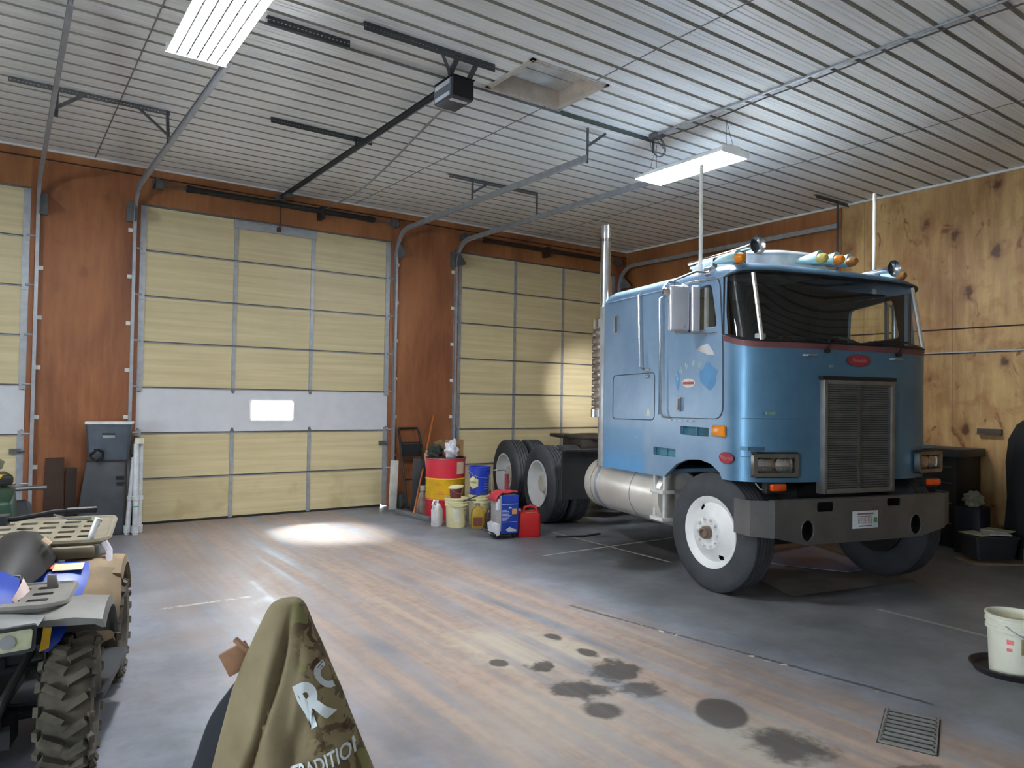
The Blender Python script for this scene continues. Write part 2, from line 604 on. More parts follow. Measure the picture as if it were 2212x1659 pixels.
# ceiling: ribbed liner panels, pressed grooves every nine inches, a hole for the hatch
HX0, HX1, HY0, HY1 = 2.29, 3.12, -5.60, -4.93
def ceil_profile():
    P = []
    y = .2
    step_ = .2286
    while y > YF - .2:
        P += [(y, ZC), (y - .085, ZC), (y - .092, ZC + .004), (y - .100, ZC), (y - .130, ZC), (y - .137, ZC + .004), (y - .145, ZC),
              (y - .186, ZC), (y - .195, ZC + .022), (y - .220, ZC + .022)]
        y -= step_
    return P
b = NB()
P = ceil_profile()
segs = [(XL - .2, HX0, None), (HX0, HX1, 'hole'), (HX1, XR + .2, None)]
for x0, x1, h in segs:
    for (ya, za), (yb, zb) in zip(P[:-1], P[1:]):
        parts = [((ya, za), (yb, zb))]
        if h and yb < HY1 and ya > HY0:
            parts = []
            if ya > HY1: parts.append(((ya, za), (HY1, ZC)))
            if yb < HY0: parts.append(((HY0, ZC), (yb, zb)))
        for (a, c), (d, e) in parts:
            b.faces.new([b.verts.new(v) for v in ((x0, a, c), (x1, a, c), (x1, d, e), (x0, d, e))])
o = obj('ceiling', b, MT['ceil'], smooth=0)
o.data.materials.append(mt('darker_groove_steel', (150, 145, 134), .5))  # groove faces get a darker, browner colour than the panels
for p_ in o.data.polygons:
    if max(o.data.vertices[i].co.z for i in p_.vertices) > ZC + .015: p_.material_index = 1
tag(o, 'white ribbed steel ceiling', 'ceiling', kind='structure')
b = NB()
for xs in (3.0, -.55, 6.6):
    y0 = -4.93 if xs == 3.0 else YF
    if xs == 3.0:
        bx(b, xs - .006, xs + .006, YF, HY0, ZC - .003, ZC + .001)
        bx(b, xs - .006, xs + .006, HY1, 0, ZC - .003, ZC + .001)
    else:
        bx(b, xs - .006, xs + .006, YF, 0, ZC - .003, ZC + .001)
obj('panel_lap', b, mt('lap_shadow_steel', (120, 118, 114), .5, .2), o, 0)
b = NB(); bx(b, XL - .2, XR + .2, YF - .2, .5, ZC + .5, ZC + .6)
tag(obj('ceiling_deck', b, galv_d, smooth=0), 'roof deck above the liner ceiling', 'roof', kind='structure')

# door wall with three openings
DW, DH = 3.65, 4.27
DX = {1: -1.22 - DW, 2: 0.0, 3: 4.925}
b = NB()
bx(b, XL, XR, 0, .16, DH, ZC + .02)
o = obj('wall_back', b, MT['wood_head'], smooth=0)
tag(o, 'brown plywood wall with three overhead doors', 'wall', kind='structure')
for x0, x1 in ((XL, DX[1]), (DX[1] + DW, 0), (DW, DX[3]), (DX[3] + DW, XR)):
    bb = NB(); bx(bb, x0, x1, -.002, .16, 0, 4.62)
    obj('pier_panel', bb, MT['wood_red'], o, 0)
b = NB()
bx(b, XL, XR, -.016, 0, 4.63, 4.645)
obj('header_batten', b, mt('dark_batten', (58, 34, 20), .6), o, 0)

for k in (1, 2, 3):
    for x0, x1, zb in ((DX[k], DX[k] + .04, 0), (DX[k] + DW - .04, DX[k] + DW, .05 if k == 2 else 0)):
        bb = NB(); bx(bb, x0, x1, .084, .158, zb, DH); obj('door_stop', bb, MT['wood_head'], o, 0)
    bb = NB(); bx(bb, DX[k], DX[k] + DW, .084, .158, DH - .04, DH); obj('door_stop', bb, MT['wood_head'], o, 0)
b = NB(); bx(b, XR, XR + .16, YF, .16, 0, ZC + .02)
o = obj('wall_right', b, MT['wood_tan'], smooth=0)
b = NB(); bx(b, XR - .003, XR + .002, -4.62, 0, 0, ZC)
obj('brown_panel', b, MT['wood_head'], o, 0)
tag(o, 'tan knotty plywood wall behind the truck', 'wall', kind='structure')
b = NB(); bx(b, XR - .006, XR + .002, YF, 0, 2.772, 2.79)
obj('sheet_gap', b, mt('gap_shadow', (44, 28, 18), .8), o, 0)
b = NB(); bx(b, XR - .012, XR + .002, YF, 0, 2.462, 2.478)
obj('joint_strip', b, galv, o, 0)
b = NB(); bx(b, XR - .012, XR + .002, YF, 0, 2.452, 2.4618)
obj('joint_strip', b, MT['gap_shadow'], o, 0)
b = NB(); bx(b, XR - .035, XR, YF, 0, ZC - .028, ZC)
tag(obj('trim_right', b, white, smooth=0), 'white metal angle where wall meets ceiling', 'trim', kind='structure')
b = NB(); bx(b, XL, XR, -.03, 0, ZC - .02, ZC)
tag(obj('trim_back', b, white, smooth=0), 'white metal angle above the doors', 'trim', kind='structure')
WY0, WY1, WZ0, WZ1 = -11.8, -9.8, 1.0, 2.5
b = NB(); bx(b, XL - .16, XL, YF, WY0, 0, ZC + .02); bx(b, XL - .16, XL, WY1, .16, 0, ZC + .02); bx(b, XL - .16, XL, WY0, WY1, 0, WZ0); bx(b, XL - .16, XL, WY0, WY1, WZ1, ZC + .02)
tag(obj('wall_left', b, MT['ceil'], smooth=0), 'white steel lined wall beyond the quad bike', 'wall', kind='structure')
wn = thing('window_1', 'daylight window in the left wall', 'window', (XL, 0, 0), kind='structure')
b = NB(); bx(b, -.09, -.08, WY0, WY1, WZ0, WZ1); obj('window_pane', b, MT['glass'], wn, 0)
b = NB()
for y in (WY0, (WY0 + WY1) / 2, WY1): bx(b, -.11, -.05, y - .03, y + .03, WZ0, WZ1)
for z in (WZ0, WZ1): bx(b, -.11, -.05, WY0, WY1, z - .03, z + .03)
obj('window_frame', b, white, wn, 0)
b = NB(); bx(b, XL - .16, XR + .16, YF - .16, YF, 0, ZC + .02)
tag(obj('wall_front', b, MT['ceil'], smooth=0), 'white steel lined wall facing the doors', 'wall', kind='structure')

# overhead sectional doors
ROW = .61
STILE = {1: (0, 1.24, 2.42, 3.65), 2: (0, 1.238, 2.365, 3.65), 3: (0, 1.212, 2.329, 3.65)}
LBL = {1: 'cream sectional overhead door cut by the photo edge', 2: 'cream sectional overhead door with a small lit window', 3: 'cream sectional overhead door behind the truck bed'}
white_sec = mt('white_door_skin', (206, 208, 214), .4, 0, .03)
railc = mt('grey_section_rail', (92, 90, 88), .5, .4, .12)
for k in (1, 2, 3):
    x0 = DX[k]
    root = thing('door_%d' % k, LBL[k], 'overhead door', (x0, 0, 0), kind='structure')
    for r in range(7):
        z0, z1 = r * ROW, (r + 1) * ROW
        whiterow = (r == 2 and k != 3)
        bb = NB()
        if whiterow:
            if k == 2:
                wx0, wx1, wz0, wz1 = 1.495, 2.11, 1.388, 1.668
                hole = rrect(wx1 - wx0, wz1 - wz0, .03, 4, ((wx0 + wx1) / 2, (wz0 + wz1) / 2))
                curve_plate([(.005, z0 + .006), (DW - .005, z0 + .006), (DW - .005, z1 - .006), (.005, z1 - .006)], [hole], .05,
                            MX((0, .055, 0), (1, 0, 0), (0, 0, 1)), bb)
                obj('door_section', bb, white_sec, root, 0, label='white door section with a cut window')
                bb = NB()
                bx(bb, wx0 - .01, wx1 + .01, .052, .056, wz0 - .01, wz1 + .01)
                obj('window_pane', bb, MT['glass'], root, 0, label='glass pane of the small lit window')
                bb = NB()
                o2 = [(p[0], p[1]) for p in rrect(wx1 - wx0 + .05, wz1 - wz0 + .05, .05, 4, ((wx0 + wx1) / 2, (wz0 + wz1) / 2))]
                curve_plate(o2, [hole], .012, MX((0, .024, 0), (1, 0, 0), (0, 0, 1)), bb)
                obj('window_frame', bb, white, root, 0)
            else:
                bx(bb, .005, DW - .005, .03, .08, z0 + .006, z1 - .006)
                obj('door_section', bb, white_sec, root, 0, label='plain white door section')
        else:
            bx(bb, .005, DW - .005, .035, .08, z0 + (.006 if r else .03), z1 - .006)
            obj('door_section', bb, MT['panel'], root, 0)
        # rails at the section joints
        bb = NB()
        if r:
            bx(bb, .0, DW, .022, .06, z0 - .014, z0 + .010)
            obj('section_rail', bb, railc, root, 0)
            bb = NB(); bx(bb, .0, DW, .017, .024, z0 - .013, z0 - .006)
            obj('rail_lip', bb, galv, root, 0)
        # stiles
        if not whiterow:
            for i, sx in enumerate(STILE[k]):
                w = .075 if i in (0, 3) else .05
                c = sx + (w / 2 if i == 0 else -w / 2 if i == 3 else 0)
                bb = NB()
                bx(bb, c - w / 2, c + w / 2, .018, .04, z0 + .012, z1 - .016)
                obj('stile', bb, galv, root, 0)
        else:
            bb = NB()
            for i, sx in enumerate(STILE[k]):
                c = sx + (.03 if i == 0 else -.03 if i == 3 else 0)
                for zz, d in ((z1 - .012, -1), (z0 + .012, 1)):
                    prism(bb, [(-.028, 0), (.028, 0), (.012, d * .05), (-.012, d * .05)], .012, MX((c, .03, zz), (1, 0, 0), (0, 0, 1)))
            obj('hinge', bb, galv_d, root, 0)
    for r in range(1, 7):
        for sx, w in ((.035, 1), (DW - .035, -1)):
            bb = NB()
            bx(bb, sx - .035, sx + .035, .005, .03, r * ROW - .055, r * ROW + .05)
            cyl(bb, (sx, .0, r * ROW + .01), (sx - w * .09, .0, r * ROW + .01), .014, seg=8)
            obj('roller_hinge', bb, galv, root)
    bb = NB(); bx(bb, 0, DW - (.09 if k == 2 else 0), .03, .08, 0, .032)
    obj('bottom_seal', bb, mt('black_rubber_seal', (34, 33, 33), .8), root, 0)
    bb = NB(); bx(bb, -.005, DW + .005, .018, .05, DH - .022, DH + .006)
    obj('top_rail', bb, galv_d, root, 0)
    if k == 2:
        bb = NB()
        bx(bb, 1.20, 2.40, -.005, .03, 4.13, 4.235)
        bx(bb, 1.20, 2.40, -.016, -.005, 4.12, 4.135)
        bx(bb, 1.20, 2.40, -.016, -.005, 4.225, 4.24)
        obj('opener_strut', bb, galv, root, 0)
        bb = NB()
        bx(bb, 1.80, 1.85, -.05, .0, 4.15, 4.21)
        tube(bb, [(1.825, -.05, 4.18), (1.825, -.09, 4.35), (1.825, -.06, 4.58)], .011)
        obj('opener_arm', bb, mt('rusty_steel_arm', (98, 62, 52), .6, .3), root)
    bb = NB(); tube(bb, [(3.58, -.004, 1.02), (3.62, -.03, 1.02), (3.66, -.03, 1.02)], .012)
    bx(bb, 3.5, 3.62, -.012, .02, .99, 1.05)
    obj('side_lock', bb, galv_d, root)

# tracks: vertical in the jamb, curved, then along the ceiling
def track(label, x, side, z, yend, rise=0.0, nbr=6):
    t = thing('door_track', label, 'door track', (x, 0, 0), group='overhead door tracks')
    path = [(0, -.035, .02), (0, -.035, z - .40)] + [(0, -.035 - .4 + .4 * math.cos(math.radians(a)), z - .40 + .4 * math.sin(math.radians(a))) for a in range(10, 91, 10)]
    path += [(0, yend, z + rise)]
    prof = [(-.024, -.02), (.024, -.02), (.024, -.013), (.006, -.013), (.006, .013), (.024, .013), (.024, .02), (-.024, .02), (-.024, .013), (-.012, .016), (-.012, -.016), (-.024, -.013)]
    bb = NB()
    rings = []
    for i, p in enumerate(path):
        a = Vector(path[max(0, i - 1)]); c = Vector(path[min(len(path) - 1, i + 1)])
        d = (c - a).normalized()
        nrm = Vector((0, -d.z, d.y))        # in-plane normal
        ring = [Vector(p) + Vector((1, 0, 0)) * (q[0] * .8) + nrm * (q[1] * 1.7) for q in prof]
        rings.append(ring)
    loft(bb, rings, True, True, True)
    obj('rail', bb, galv, t, 0)
    for i in range(nbr):
        zz = .82 + .615 * i
        if zz > z - .5: break
        bb = NB()
        bx(bb, side * .0, side * .07, -.012, -.003, zz - .025, zz + .025)
        bx(bb, side * .0 - .004, side * .0 + .004, -.05, -.003, zz - .025, zz + .025)
        obj('jamb_bracket', bb, white if i < nbr else galv, t, 0)
    bb = NB()
    prism(bb, [(0, 0), (-.34, 0), (-.34, .04), (-.05, .3), (0, .3)], .006, MX((-.02 * side + side * .03, -.01, z - .42), (0, 1, 0), (0, 0, 1)))
    obj('curve_plate', bb, galv_d, t, 0)
    bb = NB()
    bx(bb, side * .02, side * .10, -.05, -.003, z - .42, z - .16)
    obj('bearing_plate', bb, galv_d, t, 0)
    return t
track('galvanised door track between the left pillar and the photo edge', -1.145, 1, 4.36, -4.45, .30)
track('galvanised door track passing beside the near ceiling light', -.075, -1, 4.42, -4.75)
track('galvanised door track left of the opener hatch ending at a braced hanger', 3.725, 1, 4.42, -4.68)
track('galvanised door track running behind the far ceiling light', 4.85, -1, 4.40, -4.62)
track('galvanised door track above the truck cab along the right wall', 8.65, 1, 4.41, -4.68)

# torsion springs on the header
def spring(label, x0, x1, z, shade, mid):
    t = thing('torsion_spring', label, 'door spring', ((x0 + x1) / 2, -.135, z), group='torsion springs over the doors')
    L = x1 - x0
    bb = NB()
    n = int(L / .035)
    prof = []
    for i in range(n + 1):
        h = -L / 2 + L * i / n
        prof += [(.036, h), (.043, h + .35 * L / n), (.043, h + .6 * L / n)]
    lathe(bb, prof, 12, 'x')
    obj('coil', bb, shade, t, 60)
    bb = NB(); cyl(bb, (-L / 2 - .48, 0, 0), (L / 2 + .48, 0, 0), .0127, seg=8)
    obj('shaft', bb, galv_d, t)
    for s in (-1, 1):
        bb = NB(); lathe(bb, [(0, -.05), (.07, -.05), (.075, -.03), (.06, .04), (.065, .05), (0, .05)], 16, 'x', (s * (L / 2 + .40), 0, 0))
        obj('cable_drum', bb, galv_d, t)
        bb = NB(); lathe(bb, [(0, -.06), (.05, -.06), (.05, .03), (.03, .06), (0, .06)], 12, 'x', (s * (L / 2), 0, 0))
        obj('winding_cone', bb, shade, t)
    bb = NB(); bx(bb, mid - .03, mid + .03, -.05, .132, -.12, .06)
    obj('centre_bracket', bb, shade, t, 0)
    for s in (-1, 1):
        bb = NB(); bx(bb, s * (L / 2 + .47) - .003, s * (L / 2 + .47) + .003, -.05, .132, -.05, .05); obj('end_bracket', bb, galv_d, t, 0)
    return t
spring('long black torsion spring above the window door', .59, 3.23, 4.53, blackm, .52)
spring('long brown torsion spring above the door behind the truck', 5.40, 8.1, 4.50, mt('rusty_brown_spring', (64, 44, 34), .6, .2), .0)

# perforated angle hangers
def perf(bb, p0, p1, w=.05, drop=.05):
    """an angle bar from p0 to p1: a ceiling leg and a hanging leg"""
    p0, p1 = Vector(p0), Vector(p1)
    d = (p1 - p0).normalized()
    s_ = Vector((0, 0, 1)).cross(d)
    L = (p1 - p0).length
    m = MX(p0, d, s_)
    prism(bb, [(0, 0), (L, 0), (L, w), (0, w)], -.004, m)
    n = max(2, int(L / .032))
    # hanging leg with real slots
    holes = []
    for i in range(n):
        c = L * (i + .5) / n
        holes.append([(c - .008, -drop * .58), (c + .008, -drop * .58), (c + .008, -drop * .40), (c - .008, -drop * .40)])
    curve_plate([(0, 0), (L, 0), (L, -drop), (0, -drop)], holes, .004, MX(p0, d, (0, 0, 1)), bb)

def bar(bb, p0, p1, w=.032, t=.005):
    p0, p1 = Vector(p0), Vector(p1)
    d = (p1 - p0)
    u, v = frame_of(d)
    L = d.length
    m = MX(p0, d.normalized(), u)
    box(bb, p0 + d / 2, (L, w, t), MX((0, 0, 0), d.normalized(), u).to_3x3())
    box(bb, p0 + d / 2 + v * (w / 2) + u * (w / 2), (L, t, w), MX((0, 0, 0), d.normalized(), u).to_3x3())

def hanger(label, p0, p1, drops, braces, mat=galv_d, drop=.05):
    c = (Vector(p0) + Vector(p1)) / 2
    t = thing('ceiling_hanger', label, 'hanger', c, group='perforated angle hangers')
    bb = NB(); perf(bb, Vector(p0) - c, Vector(p1) - c, .05, drop)
    obj('angle_bar', bb, mat, t, 0)
    for a, e in drops:
        bb = NB(); bar(bb, Vector(a) - c, Vector(e) - c); obj('drop_bar', bb, mat, t, 0)
    for a, e in braces:
        bb = NB(); bar(bb, Vector(a) - c, Vector(e) - c, .028); obj('brace', bb, mat, t, 0)
    return t
Z = ZC - .002
hanger('long perforated hanger over the left pillar with two slanted braces', (-1.5, -2.31, Z), (-.08, -2.31, Z),
       [((-1.12, -2.31, Z), (-1.12, -2.31, 4.46)), ((-.12, -2.31, Z), (-.10, -2.31, 4.42))],
       [((-.86, -2.31, Z - .03), (-1.11, -2.31, 4.53)), ((-.40, -2.31, Z - .03), (-.11, -2.31, 4.5))])
hanger('short perforated hanger above the middle of the opener rail', (.83, -2.83, Z), (2.01, -2.83, Z), [((1.80, -2.83, Z), (1.80, -2.83, 4.66)), ((1.86, -2.83, Z), (1.86, -2.83, 4.66))], [],
       mt('dark_green_angle', (74, 78, 78), .5, .5), .06)
h3 = mt('dark_slotted_angle', (82, 84, 86), .5, .5)
hanger('thick slotted hanger holding the opener motor', (.80, -5.33, Z), (2.06, -5.33, Z),
       [((1.70, -5.33, Z), (1.72, -5.12, 4.632)), ((1.90, -5.33, Z), (1.90, -5.16, 4.632))], [((1.50, -5.33, Z - .02), (1.72, -5.13, 4.64))], h3, .07)
hanger('perforated hanger by the middle of the two right door tracks', (3.36, -2.3, Z), (4.86, -2.3, Z),
       [((3.73, -2.3, Z), (3.73, -2.3, 4.38)), ((4.84, -2.3, Z), (4.84, -2.3, 4.42))], [((4.0, -2.3, Z - .03), (3.74, -2.3, 4.55))])
hanger('perforated hanger beside the hatch holding two track ends', (3.20, -4.88, Z), (4.56, -4.88, Z),
       [((3.73, -4.68, Z), (3.73, -4.68, 4.37)), ((4.55, -4.88, Z), (4.55, -4.88, 4.6))], [((3.98, -4.70, Z - .03), (3.745, -4.68, 4.55))], mt('green_grey_angle', (98, 106, 102), .5, .5))
hanger('pair of dark slotted angles beside the near ceiling light', (.15, -4.95, Z), (.84, -4.95, Z), [], [], h3, .06)
hanger('perforated hanger carrying the track end above the truck cab', (8.0, -4.74, Z), (8.86, -4.74, Z),
       [((8.63, -4.70, Z), (8.63, -4.70, 3.75))], [], mt('dark_slotted_angle', (82, 84, 86), .5, .5))

# opener
t = thing('door_opener', 'black garage door opener hung from the ceiling on slotted angle', 'door opener', (1.82, -5.02, 4.54), group=None)
bb = NB(); box(bb, (0, .0, -.01), (.23, .33, .19)); obj('motor_housing', bb, mt('dark_grey_housing', (66, 68, 74), .45), t, bevel=.02)
bb = NB(); bx(bb, -.121, -.115, -.15, .15, -.09, .07); obj('side_cover', bb, mt('mid_grey_cover', (96, 100, 110), .4), t, 0)
bb = NB()
bx(bb, -.125, -.121, -.13, .13, .02, .06); bx(bb, -.125, -.121, -.13, .13, -.085, -.05)
obj('light_strip', bb, mt('pale_strip', (196, 204, 212), .4), t, 0, label='two pale strips on the side cover')
bb = NB(); bx(bb, -.09, .08, -.12, -.075, -.1095, -.105); obj('sticker', bb, mt('white_sticker', (206, 204, 206), .5), t, 0, label='white sticker under the motor')
bb = NB(); bx(bb, -.105, .105, -.170, -.164, -.09, .07); obj('back_grille', bb, dark, t, 0)
bb = NB(); bx(bb, -.12, .12, -.17, .16, .085, .093); obj('top_plate', bb, blackm, t, 0)
bb = NB()
bx(bb, -.022, .022, .15, 4.97, .07, .115)
bx(bb, -.03, .03, .15, 4.97, .112, .118)
obj('rail', bb, mt('black_opener_rail', (40, 42, 46), .45, .3), t, 0)
bb = NB(); tube(bb, [(.0, .15, .06), (.0, 4.94, .06)], .006, 6); obj('chain', bb, galv_d, t)
bb = NB(); bx(bb, -.06, .06, 4.88, 5.0, .05, .14); obj('header_bracket', bb, galv_d, t, 0)
bb = NB(); bx(bb, -.04, .04, 4.52, 4.68, .05, .075); obj('trolley', bb, galv_d, t, 0)
bb = NB()
pts = []
for i in range(17):
    f = i / 16
    pts.append((1.86 + .62 * f ** 1.5, -4.84 + 4.62 * f, 4.50 + .06 * f - .22 * math.sin(PI * min(1, f * 1.05))))
pts += [(2.49, -.08, 4.60), (2.49, -.004, 4.61)]
tube(bb, pts, .011, 6)
tag(obj('power_cable', bb, mt('grey_flex_cable', (140, 142, 146), .4, .4)), 'thin grey cable sagging from the opener motor to the door header', 'cable')

# hatch
t = thing('attic_hatch', 'recessed attic hatch in the ribbed ceiling beside the opener', 'hatch', ((HX0 + HX1) / 2, (HY0 + HY1) / 2, ZC))
w, d = HX1 - HX0, HY1 - HY0
bb = NB()
for s in (-1, 1):
    box(bb, (s * (w / 2 + .012), 0, .09), (.025, d + .05, .22)); box(bb, (0, s * (d / 2 + .012), .09), (w + .05, .025, .22))
obj('frame', bb, mt('pinkish_board', (186, 172, 158), .6), t, 0)
bb = NB()
for s in (-1, 1):
    box(bb, (s * (w / 2 + .02), 0, -.008), (.045, d + .085, .012)); box(bb, (0, s * (d / 2 + .02), -.008), (w + .085, .045, .012))
obj('edge_trim', bb, mt('pale_edge_trim', (190, 186, 178), .5), t, 0)
bb = NB()
for i in range(3):
    bx(bb, -w / 2, w / 2, -d / 2 + i * d / 3 + .003, -d / 2 + (i + 1) * d / 3 - .003, .165 + .006 * (i % 2), .185)
obj('lid', bb, mt('pale_hatch_lid', (196, 196, 190), .45), t, 0)

# conduits and wires
t = thing('conduit', 'thin metal conduit running from above the truck towards the camera', 'conduit', (4.44, -5.0, ZC - .02), group='ceiling conduits')
bb = NB(); tube(bb, [(0, 0, 0), (0, -9.4, 0)], .0125, 8); obj('pipe', bb, galv, t)
for y in (-1.2, -3.1, -5.0):
    bb = NB(); tube(bb, arc((0, y, 0), .016, 0, 180, 6, 'xz'), .004, 6); obj('strap', bb, galv, t)
t2 = thing('conduit', 'thin metal conduit crossing the ceiling between the two lights', 'conduit', (.16, -4.845, ZC - .02), group='ceiling conduits')
bb = NB(); tube(bb, [(0, .0, 0), (4.28, .0, 0)], .0125, 8); obj('pipe', bb, mt('grey_conduit', (120, 122, 120), .45, .5), t2)
for x in (.7, 2.2, 3.9):
    bb = NB(); tube(bb, [(x, -.02, .01), (x, 0, -.018), (x, .02, .01)], .004, 6); obj('strap', bb, galv, t2)
bb = NB()
pts = [(4.52 + .03 * math.sin(i * .9), -5.0 - i * .45, ZC - .035 - .012 * math.sin(i * 1.7)) for i in range(20)]
tube(bb, pts, .007, 6)
tag(obj('loose_cable', bb, mt('dark_cable', (70, 74, 80), .5)), 'loose dark cable hung along the ceiling conduit', 'cable')
bb = NB(); bx(bb, 4.40, 4.52, -5.06, -4.95, ZC - .055, ZC - .001)
tag(obj('junction_box', bb, galv_d, bevel=.006), 'small junction box where the two conduits meet', 'junction box')
bb = NB()
pts = []
for i in range(60):
    a = 2 * PI * i / 24
    pts.append((4.46 + .105 * math.cos(a) + .0008 * i, -5.02 + .004 * math.sin(a * 3), ZC - .15 + .105 * math.sin(a)))
tube(bb, [(4.46, -5.01, ZC - .05)] + pts, .0035, 5)
tag(obj('wire_coil', bb, mt('dark_cable', (70, 74, 80), .5)), 'loop of thin wire hanging below the junction box', 'wire')

# light fixtures
def fixture(label, x, y, z=4.35):
    t = thing('light_fixture', label, 'ceiling light', (x, y, z), group='hanging high bay lights')
    L, W = 1.24, .44
    bb = NB(); box(bb, (0, 0, .075), (W * .42, L, .05)); obj('housing', bb, white, t, bevel=.008)
    bb = NB()
    n = 6
    for i in range(n):
        c = -W / 2 + W * (i + .5) / n
        h = W / n / 2 * .82
        for s in (-1, 1):
            vs = [bb.verts.new(v) for v in ((c + s * h, -L / 2, .0), (c + s * h, L / 2, .0), (c + s * .008, L / 2, .045), (c + s * .008, -L / 2, .045))]
            bb.faces.new(vs)
        vs = [bb.verts.new(v) for v in ((c - .008, -L / 2, .045), (c + .008, -L / 2, .045), (c + .008, L / 2, .045), (c - .008, L / 2, .045))]
        bb.faces.new(vs)
    obj('reflector', bb, mt('white_reflector', (240, 242, 244), .3), t, 0)
    for i in range(n):
        c = -W / 2 + W * (i + .5) / n
        bb = NB(); cyl(bb, (c, -L / 2 + .03, .012), (c, L / 2 - .03, .012), .0185, seg=10); obj('tube_lamp', bb, MT['tube'], t)
    for s in (-1, 1):
        bb = NB(); box(bb, (0, s * (L / 2 + .006), .03), (W, .012, .075)); obj('end_cap', bb, white, t, 0)
    for s in (-1, 1):
        bb = NB(); tube(bb, [(-.06, s * .55, .10), (0, s * .5, ZC - z - .002), (.06, s * .55, .10)], .003, 5); obj('hanger_wire', bb, galv_d, t)
    return t
fixture('bright fluorescent fixture nearest the camera above the quad bikes', -.325, -5.37)
fixture('bright fluorescent fixture hanging over the truck tank', 4.73, -5.26)
fixture('added unseen fluorescent fixture beyond the left photo edge in line with the others', -5.3, -5.3)  # added out of view to light the left side
# ================================================================= the truck
# local frame: x across (+ = driver side), y back from the front axle, z up
TR = math.radians(13.4)
truck = thing('semi_truck', 'faded blue cab-over semi truck with chrome stack and white wheels', 'truck', (5.054, -6.525, 0), -TR)
paint = MT['paint']
WD = 1.17
N = 28
def front_curve(d, y0=-.19, w=WD, n=2.9):
    out = []
    for i in range(N + 1):
        t = PI - PI * i / N
        c, s_ = math.cos(t), math.sin(t)
        out.append((w * math.copysign(abs(c) ** (2 / n), c), y0 - d * abs(s_) ** (2 / n)))
    return out
def fd(z):
    """how far the nose stands ahead of y = -.19 at height z"""
    if z < 2.30: return .41
    return .41 - .17 * (z - 2.30) / .62
def zl(i, z):
    """lower windscreen edge rises round the corner"""
    f = abs(2 * i / N - 1)
    return z + .07 * f ** 6

cab = NB()
# sides with wheel arch and window
arch = [(.74, .985), (.66, 1.04), (.52, 1.135), (.35, 1.192), (.15, 1.21), (-.02, 1.185), (-.15, 1.12), (-.19, 1.06)]
outer = [(2.03, .97), (2.03, 2.91), (-.19, 2.91)] + arch[::-1]
win = rpoly([(.58, 2.43), (.56, 2.805), (-.02, 2.868), (-.11, 2.45)], .06, 5)
rearv = rrect(.09, .21, .02, 3, (1.74, 2.635))
slot1 = rrect(.45, .085, .012, 3, (.235, 1.475))
slot2 = rrect(.40, .082, .012, 3, (.74, 1.24))
for s in (-1, 1):
    curve_plate(outer, [win, slot1, slot2] if s < 0 else [win], .035, MX((s * (WD - .0175), 0, 0), (0, 1, 0), (0, 0, 1)), cab)
# front skin below the screen
zs = [1.06, 1.4, 1.8, 2.1, 2.24, 2.305]
rings = []
for z in zs:
    c = front_curve(fd(z))
    rings.append([(p[0], p[1], zl(i, z) if z > 2.2 else z) for i, p in enumerate(c)])
loft(cab, rings, False)
# header above the screen
rings = []
for z in (2.905, 2.93):
    rings.append([(p[0], p[1], z + .05 * (1 - abs(2 * i / N - 1) ** 4)) for i, p in enumerate(front_curve(fd(z)))])
loft(cab, rings, False)
# corner posts between the door and the screen
for s in (-1, 1):
    i0 = 0 if s < 0 else N
    pa = [front_curve(fd(z)) for z in (2.30, 2.6, 2.93)]
    i1 = 1 if s < 0 else N - 1
    q = []
    for z, c in zip((2.30, 2.6, 2.93), pa):
        a, e = Vector((*c[i0], z)), Vector((*c[i1], z))
        f_ = .45 if z == 2.6 else .8
        q.append([a, a.lerp(e, f_)])
    loft(cab, q, False)
# roof crown
base = [(p[0], p[1]) for p in front_curve(.24)]
rear = [(WD, .6), (WD, 1.3), (WD, 1.98), (1.12, 2.03), (.5, 2.03), (-.5, 2.03), (-1.12, 2.03), (-WD, 1.98), (-WD, 1.3), (-WD, .6)]
per = base + rear
yc = .8
def inset(i, z, cr=1.0):
    out = []
    for k, p in enumerate(per):
        x = p[0] * max(.02, (WD - i)) / WD
        y = yc + (p[1] - yc) * max(.02, (1.23 - i)) / 1.23
        lift = 0
        if z < 2.96 and k <= N:
            lift = .05 * (1 - abs(2 * k / N - 1) ** 4)
        out.append((x, y, z + lift * cr))
    return out
loft(cab, [inset(0, 2.90), inset(.0, 2.93), inset(.012, 2.965, .8), inset(.04, 3.0), inset(.09, 3.03), inset(.18, 3.055), inset(.35, 3.08), inset(.6, 3.10), inset(.95, 3.112)], True, False, True)
# rear wall and floor
bx(cab, -WD + .03, WD - .03, 1.995, 2.03, .97, 2.92)
bx(cab, -WD + .03, WD - .03, .75, 2.0, 1.02, 1.06)
bx(cab, -WD + .03, WD - .03, -.5, .75, 1.34, 1.37)
obj('cab', cab, paint, truck, 40)

# recess boxes behind the two side slots
teal = mt('recess_blue', (62, 124, 148), .5)
b = NB()
for (y0, y1, z0, z1) in ((.0, .47, 1.425, 1.525), (.53, .95, 1.19, 1.29)):
    bx(b, -WD + .042, -WD + .047, y0, y1, z0, z1)
    bx(b, -WD + .03, -WD + .047, (y0 + y1) / 2 - .008, (y0 + y1) / 2 + .008, z0, z1)
obj('step_recess', b, teal, truck, 0, label='blue recessed footholds in the cab side')

# red brown belt line under the screen
b = NB()
rings = []
for dz in (0, .052):
    rings.append([(p[0] * 1.002, p[1] - .004, zl(i, 2.305) - .056 + dz) for i, p in enumerate(front_curve(fd(2.28)))])
loft(b, rings, False)
obj('belt_stripe', b, mt('red_brown_stripe', (112, 66, 70), .5), truck, 40)

